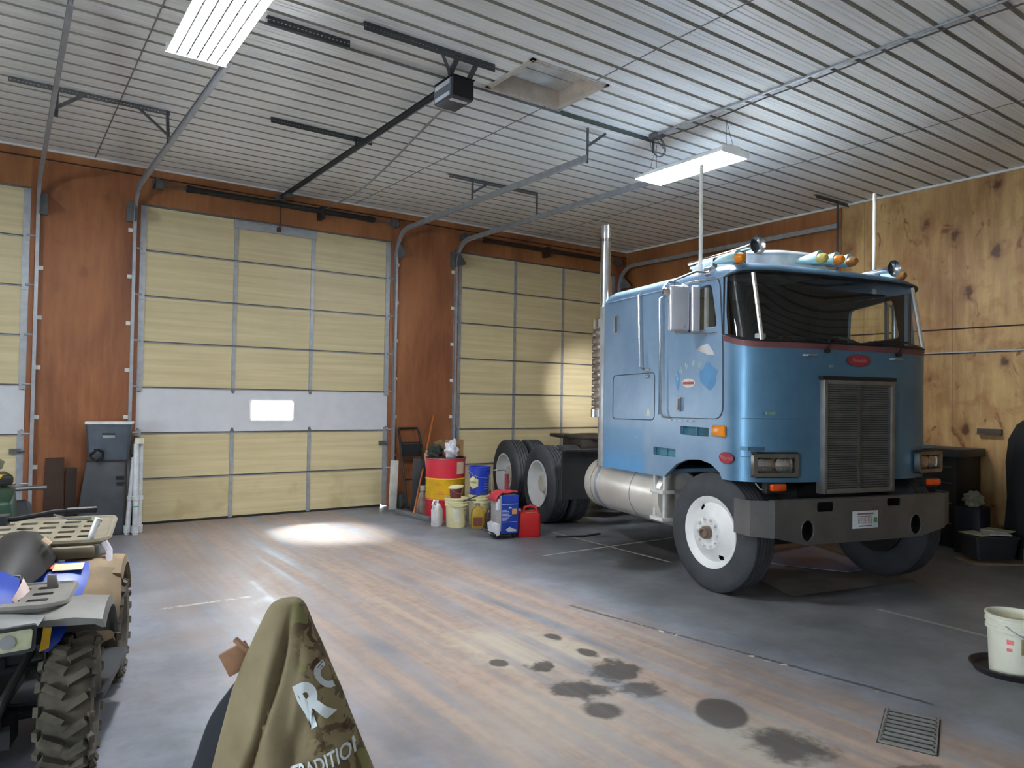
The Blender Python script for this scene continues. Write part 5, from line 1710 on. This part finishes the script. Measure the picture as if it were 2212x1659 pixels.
obj('white_print', b, mt('pale_blue_print', (110, 128, 196), .5), bbk, 0)
# white jug beside the front bucket
jg = thing('white_jug', 'white plastic jug squeezed between the drum and the cream bucket', 'jug', (3.455, -1.98, 0), .3)
b = NB(); loft(b, [[(p[0], p[1], z) for p in rrect(w, d, .03)] for (w, d, z) in ((.13, .11, 0), (.14, .12, .02), (.14, .12, .22), (.09, .08, .29), (.04, .04, .33), (.04, .04, .36))], True, True, True); obj('body', b, mt('white_jug_plastic', (212, 208, 210), .45), jg)
b = NB(); tube(b, [(-.05, 0, .22), (-.09, 0, .30), (-.06, 0, .36), (-.02, 0, .34)], .014, 8); obj('handle', b, mt('white_jug_plastic', (212, 208, 210), .45), jg)
for nm, loc, c1, c2, lab in (('oil_jug', (3.86, -2.38, 0), (172, 140, 40), (120, 70, 60), 'yellow oil jug beside the cream bucket'), ('oil_jug', (4.00, -2.52, 0), (58, 46, 52), (96, 40, 52), 'dark oil jug with a shiny label behind the battery charger')):
    t = thing(nm, lab, 'jug', loc, -.5, 'oil jugs by the charger')
    b = NB(); loft(b, [[(p[0], p[1], z) for p in rrect(w, d, .025)] for (w, d, z) in ((.17, .11, 0), (.18, .12, .02), (.18, .12, .19), (.13, .09, .26), (.05, .05, .29), (.05, .05, .31))], True, True, True); obj('body', b, mt('jug_%d' % c1[0], c1, .35), t)
    b = NB(); cyl(b, (0, 0, .31), (0, 0, .335), .028, seg=12); obj('cap', b, mt('grey_cap', (120, 124, 130), .35), t)
    b = NB(); bx(b, -.06, .06, -.0625, -.060, .03, .15); obj('label', b, mt('jug_label_%d' % c2[0], c2, .3), t, 0)
    b = NB(); tube(b, [(.07, 0, .18), (.11, 0, .24), (.06, 0, .28), (.03, 0, .27)], .013, 8); obj('handle', b, mt('jug_%d' % c1[0], c1, .35), t)
# battery charger on wheels
ch = thing('battery_charger', 'blue and grey wheeled battery charger in front of the truck wheels', 'battery charger', (3.80, -3.09, 0), -math.radians(9.9))
b = NB(); bx(b, -.115, .115, -.17, .16, .10, .545); obj('case', b, mt('grey_charger_case', (148, 146, 146), .45), ch, bevel=.012)
b = NB(); bx(b, -.116, .116, -.174, -.168, .075, .55); fp = obj('front_panel', b, mt('charger_blue', (30, 62, 160), .4), ch, 0)
b = NB(); bx(b, -.112, .112, -.176, -.1735, .435, .441); bx(b, -.10, .10, -.176, -.1735, .215, .219)
for k, w in enumerate((.06, .09, .10, .09, .13, .11, .09, .07)): bx(b, -.105, -.105 + w, -.176, -.1735, .36 - k * .016, .366 - k * .016)
bx(b, -.105, -.045, -.176, -.1735, .235, .243)
obj('printed_lines', b, mt('white_panel_print', (200, 206, 222), .5), fp, 0)
b = NB(); bx(b, .03, .095, -.176, -.1735, .31, .38); obj('warning_square', b, mt('orange_square', (206, 150, 80), .5), fp, 0)
b = NB(); prism(b, [(-.06, .12), (.0, .155), (.05, .13), (.10, .115), (.09, .095), (-.02, .095)], .002, MX((0, -.174, 0), (1, 0, 0), (0, 0, 1))); prism(b, [(-.02, .385), (.03, .385), (.015, .405), (-.01, .405)], .002, MX((0, -.174, 0), (1, 0, 0), (0, 0, 1))); obj('tool_picture', b, mt('pale_picture', (196, 196, 186), .5), fp, 0)
b = NB(); prism(b, [(-.12, .06), (-.155, .04), (-.17, .17), (-.12, .19)], .28, MX((0, .14, 0), (1, 0, 0), (0, 0, 1))); bx(b, -.14, -.116, -.12, -.05, .36, .50); obj('white_side_cover', b, mt('white_cover', (222, 224, 234), .35), ch, 0)
b = NB(); bx(b, -.113, -.08, -.165, -.12, .545, .556); obj('chrome_corner', b, chrome, ch, 0)
for sx in (-.13, .11):
    b = NB(); lathe(b, [(0, -.02), (.05, -.02), (.055, 0), (.05, .02), (0, .02)], 20, 'x', (sx, -.07, .055)); obj('wheel', b, rubber, ch)
b = NB(); bx(b, -.12, .12, -.16, .15, .055, .10); bx(b, -.2, -.12, -.12, -.02, .03, .06); tube(b, [(-.14, -.07, .055), (-.26, -.02, .10), (-.28, .06, .10)], .008, 6); obj('chassis', b, qsteel, ch, 0)
b = NB(); tube(b, [(-.11, .13, .52), (-.11, .17, .80), (-.08, .175, .83), (.08, .175, .83), (.11, .17, .80), (.11, .13, .52)], .009, 8); obj('push_handle', b, chrome, ch)
b = NB(); cyl(b, (.10, .15, .58), (.10, .15, .78), .028, seg=10); obj('cable_wrap', b, mt('dark_red_wrap', (128, 52, 60), .6), ch)
rag = NB()
rows = []
for i in range(9):
    row = []
    for j in range(9):
        x = -.15 + .30 * i / 8; y = -.12 + .26 * j / 8
        z = .562 + .012 * math.sin(i * 1.3) * math.cos(j * 1.1) + .012
        if i < 2: z -= .055 * (2 - i); x = -.135 - .012 * (2 - i)
        row.append((x, y, z))
    rows.append(row)
loft(rag, rows, False)
q = obj('red_cloth', rag, mt('red_shop_cloth', (186, 50, 64), .85), loc=(3.80, -3.09, 0), rot=(0, 0, -math.radians(9.9)), smooth=70)
sm = q.modifiers.new('thick', 'SOLIDIFY'); sm.thickness = .006; sm.offset = 1
tag(q, 'red shop cloth draped over the battery charger', 'cloth')
b = NB(); tube(b, [(3.64, -3.02, .58), (3.50, -2.86, .50), (3.42, -2.72, .43), (3.60, -2.45, .40), (3.86, -2.33, .37)], .009, 6); tag(obj('charger_lead', b, mt('dark_lead', (44, 40, 42), .6)), 'dark lead looping from the charger to the oil jugs', 'cable')
# gas can
gc = thing('fuel_can', 'red plastic fuel can standing right of the charger', 'fuel can', (4.10, -3.20, 0), -.45)
gred = mt('fuel_can_red', (196, 36, 38), .4, 0, .06)
b = NB(); loft(b, [[(p[0], p[1], z) for p in rrect(w, d, .04)] for (w, d, z) in ((.28, .19, 0), (.30, .21, .015), (.30, .21, .27), (.285, .195, .30), (.27, .12, .325))], True, True, True); obj('body', b, gred, gc)
b = NB(); tube(b, [(-.06, 0, .30), (-.05, 0, .365), (.02, 0, .385), (.09, 0, .37), (.12, 0, .31)], .02, 8); obj('handle', b, gred, gc)
b = NB(); cyl(b, (-.11, 0, .30), (-.125, 0, .345), .028, .024, 14); obj('spout_cap', b, mt('pinkish_cap', (226, 176, 182), .3), gc)
b = NB(); bx(b, -.05, .10, -.085, -.04, .312, .318); obj('neck_ring', b, mt('tan_ring', (176, 132, 90), .5), gc, 0)
# broom, boards and hand truck against the pillar
br = thing('squeegee_broom', 'wooden handled floor squeegee leaning towards the right pillar', 'squeegee', (3.50, -1.22, 0), 0)
d_ = Vector((4.46 - 3.50, -.04 + 1.22, 1.466))
b = NB(); tube(b, [(.0, 0, .05), d_ * .5, d_], .016, 10); obj('handle', b, mt('orange_wood_handle', (178, 104, 52), .5), br)
b = NB(); tube(b, [d_ * .50, d_ * .62], .0175, 10); obj('worn_band', b, mt('pale_worn_wood', (190, 150, 128), .5), br)
b = NB(); box(b, (.0, 0, .045), (.07, .90, .05)); box(b, (-.02, 0, .012), (.012, .90, .024)); obj('blade_head', b, mt('grey_blade', (126, 130, 136), .4, .4), br, bevel=.008).rotation_euler = (0, 0, .085)
ht = thing('hand_truck', 'black steel hand truck leaning on the right pillar', 'hand truck', (3.98, -.34, 0), 0)
b = NB()
for x in (-.19, .19): tube(b, [(x, -.10, .05), (x, .12, .85), (x * .94, .25, 1.20), (x * .85, .28, 1.25)], .018, 8)
tube(b, [(-.16, .28, 1.25), (.16, .28, 1.25)], .018, 8)
for z, y in ((.45, .01), (.75, .09), (1.02, .185)): tube(b, [(-.19, y, z), (.19, y, z)], .013, 8)
bx(b, -.18, .18, .14, .15, .80, 1.0)
obj('frame', b, blackm, ht)
b = NB(); bx(b, -.2, .2, -.30, -.08, .012, .03); obj('toe_plate', b, blackm, ht, 0)
for x in (-.24, .24):
    b = NB(); lathe(b, [(0, -.04), (.07, -.045), (.12, -.03), (.12, .03), (.07, .045), (0, .04)], 20, 'x', (x, .02, .12)); obj('wheel', b, rubber, ht)
def leaner(name, x, y, w, h, th, lean, mat, label, cat='board', roll=0.0):
    bb = NB(); box(bb, (0, 0, h / 2), (w, th, h))
    return tag(obj(name, bb, mat, loc=(x, y, .004), rot=(-lean, roll, 0), bevel=.002), label, cat)
leaner('dark_sheet', 3.85, -.74, .31, .80, .02, .06, mt('dark_grey_sheet', (58, 60, 66), .6), 'dark grey sheet leaning in front of the hand truck', 'sheet', .08)
leaner('white_board', 3.56, -.40, .13, .76, .018, .06, mt('off_white_board', (196, 196, 190), .6), 'narrow off white board left of the dark sheet', 'board', .06)
leaner('wood_plank', 4.05, -.82, .085, .90, .03, .05, mt('pale_pine', (182, 140, 108), .6), 'short pale wooden plank slanting behind the squeegee handle', 'plank', -.12)
leaner('cardboard_sheet', 4.42, -.34, .24, .90, .012, .05, mt('brown_sheet', (156, 112, 72), .85), 'brown cardboard sheet standing behind the wooden plank', 'cardboard')
jg = thing('clear_jug', 'dusty clear bottle on the floor behind the squeegee handle', 'bottle', (3.80, -.92, 0), 0)
b = NB(); lathe(b, [(0, 0), (.09, .0), (.095, .02), (.095, .2), (.05, .3), (.035, .33), (.035, .40), (0, .40)], 24, 'z'); obj('body', b, mt('dusty_clear_plastic', (150, 134, 124), .3), jg)
b = NB(); lathe(b, [(.04, .34), (.052, .345), (.052, .42), (.0, .425)], 16, 'z'); obj('cap', b, mt('grey_white_cap', (180, 178, 178), .5), jg)
lumpy('paper_bag', (.10, .06, .09), (4.42, -.37, .905), mt('kraft_bag', (140, 110, 76), .8), 'crumpled brown bag on the cardboard sheet by the pillar', 'bag', 9)

# ---------------------------------------------------------------- right side of the room
rb = pail('white_pail', (3.985, -8.735, .0125), .142, .158, .385, mt('white_pail_plastic', (222, 222, 206), .45, 0, .05), 'white plastic pail with red marks standing in a black pan', None, None, mt('stained_inside', (186, 170, 120), .7))
rb['category'] = 'pail'
b = NB(); on_cyl(b, .1515, 184, 199, .215, .245); on_cyl(b, .1500, 184, 196, .17, .19); obj('red_mark', b, mt('pink_red_mark', (224, 120, 124), .6), rb, 0)
b = NB(); on_cyl(b, .153, 214, 236, .16, .26); obj('brown_label', b, mt('brown_label', (150, 136, 100), .6), rb, 0)
b = NB(); lathe(b, [(0, .0), (.20, .0), (.225, .04), (.232, .042), (.232, .052), (.222, .052), (.198, .012), (0, .012)], 40, 'z')
tag(obj('drain_pan', b, mt('black_pan', (40, 36, 38), .5), loc=(4.0, -8.70, 0)), 'black round pan on the floor under the white pail', 'pan')
gt = thing('floor_grate', 'square steel floor drain grate at the end of the joint', 'floor grate', (2.54, -8.77, 0), math.radians(-67))
gm = mt('drain_steel', (136, 136, 134), .5, .3, .15)
b = NB()
for s in (-1, 1): bx(b, s * .125 - .008, s * .125 + .008, -.24, .24, .001, .012)
for i in range(9):
    y = -.235 + .47 * i / 8
    bx(b, -.125, .125, y - .011, y + .011, .001, .012)
obj('bars', b, gm, gt, 0)
b = NB(); bx(b, -.14, .14, -.25, .25, .0003, .003); obj('sump', b, mt('drain_dark', (52, 52, 52), .7), gt, 0)
cb = NB()
rows = []
P4 = [Vector((5.15, -5.35, 0)), Vector((6.95, -5.45, 0)), Vector((6.02, -7.12, 0)), Vector((4.42, -6.80, 0))]
for i in range(7):
    row = []
    for j in range(7):
        u, v = i / 6, j / 6
        p = P4[0].lerp(P4[1], u).lerp(P4[3].lerp(P4[2], u), v)
        p.z = .004 + .006 * (math.sin(u * 7) * math.sin(v * 5)) ** 2
        row.append(p)
    rows.append(row)
loft(cb, rows, False)
tag(obj('floor_cardboard', cb, mt('grey_brown_cardboard', (128, 118, 112), .85, 0, .25, 2), smooth=60), 'flattened cardboard sheet on the floor under the truck nose', 'cardboard')
cb = NB(); prism(cb, [(5.22, -5.62), (6.72, -5.55), (6.22, -6.62), (5.75, -6.55)], .004, Matrix.Translation((0, 0, .012)))
tag(obj('plastic_sheet', cb, mt('blue_grey_sheet', (150, 160, 200), .45, 0, .2, 2), smooth=0), 'bluish plastic sheet lying on the cardboard under the truck', 'sheet')
# tote with papers, cartons
tt = thing('open_tote', 'black open tote of papers on a low board by the right wall', 'tote', (7.70, -7.10, .05), -.62)
b = NB(); loft(b, [[(p[0], p[1], z) for p in rrect(w, d, .03)] for (w, d, z) in ((.42, .3, 0), (.48, .36, .24), (.50, .38, .24), (.50, .38, .26), (.46, .34, .26), (.40, .28, .02))], True, False, True); obj('body', b, mt('black_tote', (36, 38, 44), .5), tt)
b = NB(); prism(b, rrect(.56, .40, .01), .02, Matrix.Translation((0, 0, -.045))); tag(obj('wood_board', b, mt('pinkish_board_edge', (146, 120, 100), .7), loc=(7.70, -7.10, .048), rot=(0, 0, -.62)), 'thin wooden board under the black tote', 'board')
for k, (dx, dy, rz, c) in enumerate(((-.12, .0, .3, (172, 176, 156)), (.06, -.04, -.2, (176, 178, 190)), (.15, .06, .6, (150, 152, 130)))):
    b = NB(); box(b, (0, 0, .006), (.22, .28, .012), Matrix.Identity(3))
    x = 7.70 + dx * math.cos(-.62) - dy * math.sin(-.62); y = -7.10 + dx * math.sin(-.62) + dy * math.cos(-.62)
    tag(obj('paper_stack', b, mt('paper_%d' % k, c, .7), loc=(x, y, .312 + .014 * k), rot=(0, 0, rz - .62)), ('greenish grey papers at the left end of the black tote', 'pale folded papers in the middle of the black tote', 'olive papers at the right end of the black tote')[k], 'papers', 'papers on the black tote')
for k, (x, y, z, s_) in enumerate(((7.84, -7.74, .0, (.5, .4, .20)), (7.87, -7.74, .202, (.5, .4, .21)))):
    b = NB(); box(b, (0, 0, s_[2] / 2), s_)
    o = obj('carton', b, mt('tan_carton', (158, 122, 74), .85), loc=(x, y, z), rot=(0, 0, -.62), bevel=.004)
    tag(o, ('tan carton on the floor at the right photo edge', 'tan carton stacked on another at the right photo edge')[k], 'carton', 'cartons at the right edge')
    b = NB(); bx(b, -.251, .251, -.02, .02, s_[2] - .0005, s_[2] + .0015); obj('tape', b, MT['cardboard_tape'], o, 0)
wc = thing('tool_chest', 'dark workbench with a grey top behind the truck by the wall', 'workbench', (8.50, -6.06, 0), 0)
b = NB(); bx(b, -.33, .33, -.5, .9, .06, 1.12); obj('body', b, mt('dark_chest', (40, 38, 38), .6), wc, bevel=.01)
b = NB(); bx(b, -.36, .36, -.55, .95, 1.12, 1.22); obj('top', b, mt('grey_chest_top', (72, 74, 76), .55), wc, bevel=.01)
b = NB()
for z in (.3, .55, .8, 1.0): bx(b, -.345, -.33, -.45, .85, z - .008, z + .008)
obj('drawer_pull', b, galv_d, wc, 0)
b = NB()
for x in (-.28, .28):
    for y in (-.42, .8): cyl(b, (x, y, 0), (x, y, .07), .03, seg=10)
obj('foot', b, dark, wc)
lumpy('white_rag', (.13, .10, .10), (8.05, -6.80, .56), mt('dingy_white_rag', (150, 150, 134), .9), 'dingy white rag on the dark crate by the wall', 'rag', 21)
b = NB(); bx(b, -.15, .15, -.14, .14, 0, .56); tag(obj('dark_crate', b, mt('dark_blue_crate', (34, 38, 52), .6), loc=(8.10, -6.77, 0), rot=(0, 0, 0), bevel=.012), 'dark blue crate standing behind the black tote', 'crate')
b = NB(); lathe(b, [(0, 0), (.3, 0), (.32, .25), (.29, .7), (.30, 1.1), (.27, 1.38), (.19, 1.55), (.09, 1.63), (0, 1.645)], 32, 'z')
for v in b.verts:
    a = math.atan2(v.co.y, v.co.x); k = 1 + .04 * math.sin(5 * a) + .03 * math.sin(9 * a + v.co.z * 2)
    v.co.x *= k; v.co.y *= k
tag(obj('draped_cover', b, mt('black_cover_cloth', (24, 24, 27), .85), loc=(8.43, -7.32, 0), smooth=70), 'tall black cloth cover with a rounded top at the right photo edge', 'cover')
b = NB(); bx(b, XR - .05, XR - .001, -6.80, -6.52, 1.40, 1.475); bx(b, XR - .09, XR - .05, -6.80, -6.52, 1.40, 1.412)
tag(obj('wall_bracket', b, mt('brown_bracket', (70, 56, 48), .6), bevel=.003), 'small dark bracket fixed to the tan wall', 'bracket')
b = NB(); tube(b, [(4.35, -3.48, .012), (4.7, -3.62, .012), (4.98, -3.60, .012)], .012, 6); tag(obj('rod', b, mt('dark_rod', (44, 42, 42), .6)), 'short dark rod on the floor right of the fuel can', 'rod')

# ---------------------------------------------------------------- jacket over a chair, in front of the camera
JR = -math.radians(35.3)
chair = thing('office_chair', 'black high-backed chair mostly hidden under the olive jacket', 'chair', (-.88, -8.78, 0), JR)
b = NB(); prism(b, rpoly([(-.30, .60), (-.21, .88), (-.10, 1.03), (-.02, 1.13), (.05, 1.13), (.14, .95), (.22, .60)], .05), .045, MX((0, .05, 0), (1, 0, 0), (0, 0, 1)))
obj('backrest', b, mt('navy_black_cloth', (34, 36, 44), .8), chair, bevel=.012)
b = NB(); prism(b, rrect(.36, .42, .08), .08, Matrix.Translation((-.03, .32, .46))); obj('seat', b, MT['navy_black_cloth'], chair, bevel=.02)
b = NB(); cyl(b, (0, .28, .12), (0, .28, .46), .03, seg=12); box(b, (0, .10, .56), (.06, .04, .3)); bx(b, -.03, .03, .07, .3, .42, .46); obj('post', b, blackm, chair)
for k in range(5):
    a = 2 * PI * k / 5 + .3
    b = NB(); tube(b, [(0, .28, .11), (.30 * math.cos(a), .28 + .30 * math.sin(a), .07)], [.028, .018], 8); cyl(b, (.30 * math.cos(a) - .015, .28 + .30 * math.sin(a), .03), (.30 * math.cos(a) + .015, .28 + .30 * math.sin(a), .03), .03, seg=12); obj('leg', b, blackm, chair)
def lerp_tab(z, tab):
    if z >= tab[0][0]: return tab[0][1]
    for (za, a), (zb, c) in zip(tab[:-1], tab[1:]):
        if z >= zb:
            t = (za - z) / (za - zb); t = t
            return a + (c - a) * t
    return tab[-1][1]
TL_ = [(1.20, .028), (1.19, .045), (1.16, .060), (1.12, .078), (1.05, .108), (.967, .138), (.85, .166), (.745, .190), (.5, .24), (.3, .27)]
TRt = [(1.20, .034), (1.19, .048), (1.16, .060), (1.12, .074), (1.05, .108), (.967, .152), (.85, .20), (.745, .245), (.5, .31), (.3, .34)]
TF = [(1.20, .02), (1.19, .035), (1.16, .05), (1.05, .085), (.9, .12), (.7, .15), (.3, .18)]
def front_y(x, z):
    W = lerp_tab(z, TRt) if x > 0 else lerp_tab(z, TL_)
    f = min(1, abs(x) / W)
    y = lerp_tab(z, TF) * (1 - f ** 2.2) ** .5
    k = min(1, (1.2 - z) / .12)
    xg = .022 - (1.16 - z) * .20 + .012 * math.sin((1.16 - z) * 9)
    d = x - xg
    y -= k * .026 * math.exp(-(d / .008) ** 2)
    y += k * .010 * math.exp(-((d + .026) / .018) ** 2)
    y += k * .018 * (1 - f) * math.sin(x * 42 + z * 9) * min(1, (1.2 - z) / .3)
    if x > .05: y += k * .014 * (1 - f) * math.sin(x * 70 - z * 22)
    return -y
b = NB()
rings = []
zlev = [1.203, 1.20, 1.193, 1.18] + [1.165 - .018 * i for i in range(46)]
for z in zlev:
    ring = []
    n = 60
    s_ = .45 if z == 1.203 else 1
    for i in range(n + 1):
        t = PI * i / n
        c = math.cos(t)
        W = lerp_tab(z, TRt) if c > 0 else lerp_tab(z, TL_)
        x = W * c * s_
        ring.append((x, front_y(x, z) * s_, z))
    for i in range(1, 24):
        t = PI + PI * i / 24
        c = math.cos(t)
        W = lerp_tab(z, TRt) if c > 0 else lerp_tab(z, TL_)
        x = W * c * s_
        ring.append((x, (.115 + .03 * math.sin(x * 30)) * abs(math.sin(t)) * min(1, .35 + (1.2 - z) * 4) * s_, z))
    rings.append(ring)
loft(b, rings, True, True, False)
jk = thing('jacket', 'olive camouflage jacket with white lettering hung over a chair', 'jacket', (-.88, -8.78, 0), JR)
obj('cloth', b, MT['camo'], jk, 70)
jw = mt('white_jacket_print', (214, 220, 224), .7)
def jtext(s, size, cx, cz, rot, bold=0.0, sx=1.0, name='lettering', mat=None):
    bb = text_bm(s, size, .0, None, None, 'CENTER', 1.0, bold)
    bmesh.ops.subdivide_edges(bb, edges=bb.edges, cuts=2)
    for v in bb.verts:
        x, y = v.co.x * sx, v.co.y
        X_ = cx + x * math.cos(rot) - y * math.sin(rot); Z_ = cz + x * math.sin(rot) + y * math.cos(rot)
        W = lerp_tab(Z_, TRt) * .985
        X_ = min(X_, W)
        v.co = Vector((X_, front_y(X_, Z_) - .004, Z_))
    return obj(name, bb, mat or jw, jk, 0)
jtext('R', .15, .098, .957, .50, .007, .62)
jtext('O', .11, .130, 1.012, .75, .004, .5)
jtext('TRADITION', .052, .140, .815, .28, .001, .60)
jtext('WILD', .034, .168, .90, -1.05, .0, .8, 'lettering', mt('greyed_print', (150, 144, 130), .7)) if False else None
b = NB(); box(b, (-.128, -.01, 1.045), (.075, .020, .066), Matrix.Rotation(-.5, 3, 'Y') @ Matrix.Rotation(.3, 3, 'Z')); box(b, (-.112, -.015, 1.080), (.06, .016, .014), Matrix.Rotation(.7, 3, 'Y'))
obj('leather_tab', b, mt('brown_leather', (140, 102, 76), .7, 0, .2, 20), jk, bevel=.004)

# ================================================================= light, sky, camera
W = bpy.data.worlds.new('overcast_sky'); SC.world = W
W.use_nodes = True
bg = W.node_tree.nodes['Background']
bg.inputs[0].default_value = (.86, .93, 1.0, 1)
bg.inputs[1].default_value = 15.0
sun = bpy.data.lights.new('sun', 'SUN'); sun.energy = 26; sun.angle = math.radians(26); sun.color = (1, .98, .95)
so = bpy.data.objects.new('sun', sun); C.objects.link(so)
d = Vector((.22, -1.62, -1.52)).normalized()
so.rotation_euler = d.to_track_quat('-Z', 'Y').to_euler()

cam = bpy.data.cameras.new('camera'); co_ = bpy.data.objects.new('camera', cam); C.objects.link(co_)
Yw, Pt, Ro, F = .6163, .0196, .0165, 1583.489
fw = Vector((math.sin(Yw) * math.cos(Pt), math.cos(Yw) * math.cos(Pt), math.sin(Pt)))
rt = Vector((math.cos(Yw), -math.sin(Yw), 0)); up = rt.cross(fw)
R_ = rt * math.cos(Ro) + up * math.sin(Ro); U_ = up * math.cos(Ro) - rt * math.sin(Ro)
co_.matrix_world = Matrix(((R_.x, U_.x, -fw.x, -1.55), (R_.y, U_.y, -fw.y, -10.7719), (R_.z, U_.z, -fw.z, 1.762), (0, 0, 0, 1)))
cam.sensor_fit = 'HORIZONTAL'; cam.sensor_width = 36; cam.lens = F / 2212 * 36
cam.clip_start = .05; cam.clip_end = 200
pd = bpy.data.lights.new('window_portal', 'AREA'); pd.shape = 'RECTANGLE'; pd.size = WY1 - WY0; pd.size_y = WZ1 - WZ0; pd.cycles.is_portal = True
po = bpy.data.objects.new('window_portal', pd); C.objects.link(po); po.location = (XL - .17, (WY0 + WY1) / 2, (WZ0 + WZ1) / 2); po.rotation_euler = Vector((1, 0, 0)).to_track_quat('-Z', 'Z').to_euler()
pd = bpy.data.lights.new('window_portal', 'AREA'); pd.shape = 'RECTANGLE'; pd.size = .62; pd.size_y = .28; pd.cycles.is_portal = True
po = bpy.data.objects.new('window_portal', pd); C.objects.link(po); po.location = (1.80, .10, 1.528); po.rotation_euler = Vector((0, -1, 0)).to_track_quat('-Z', 'Z').to_euler()
SC.camera = co_
vs = SC.view_settings
SC.display_settings.display_device = 'sRGB'
vs.view_transform = 'Standard'; vs.look = 'None'; vs.gamma = 1; vs.use_curve_mapping = False
vs.exposure = 2.38
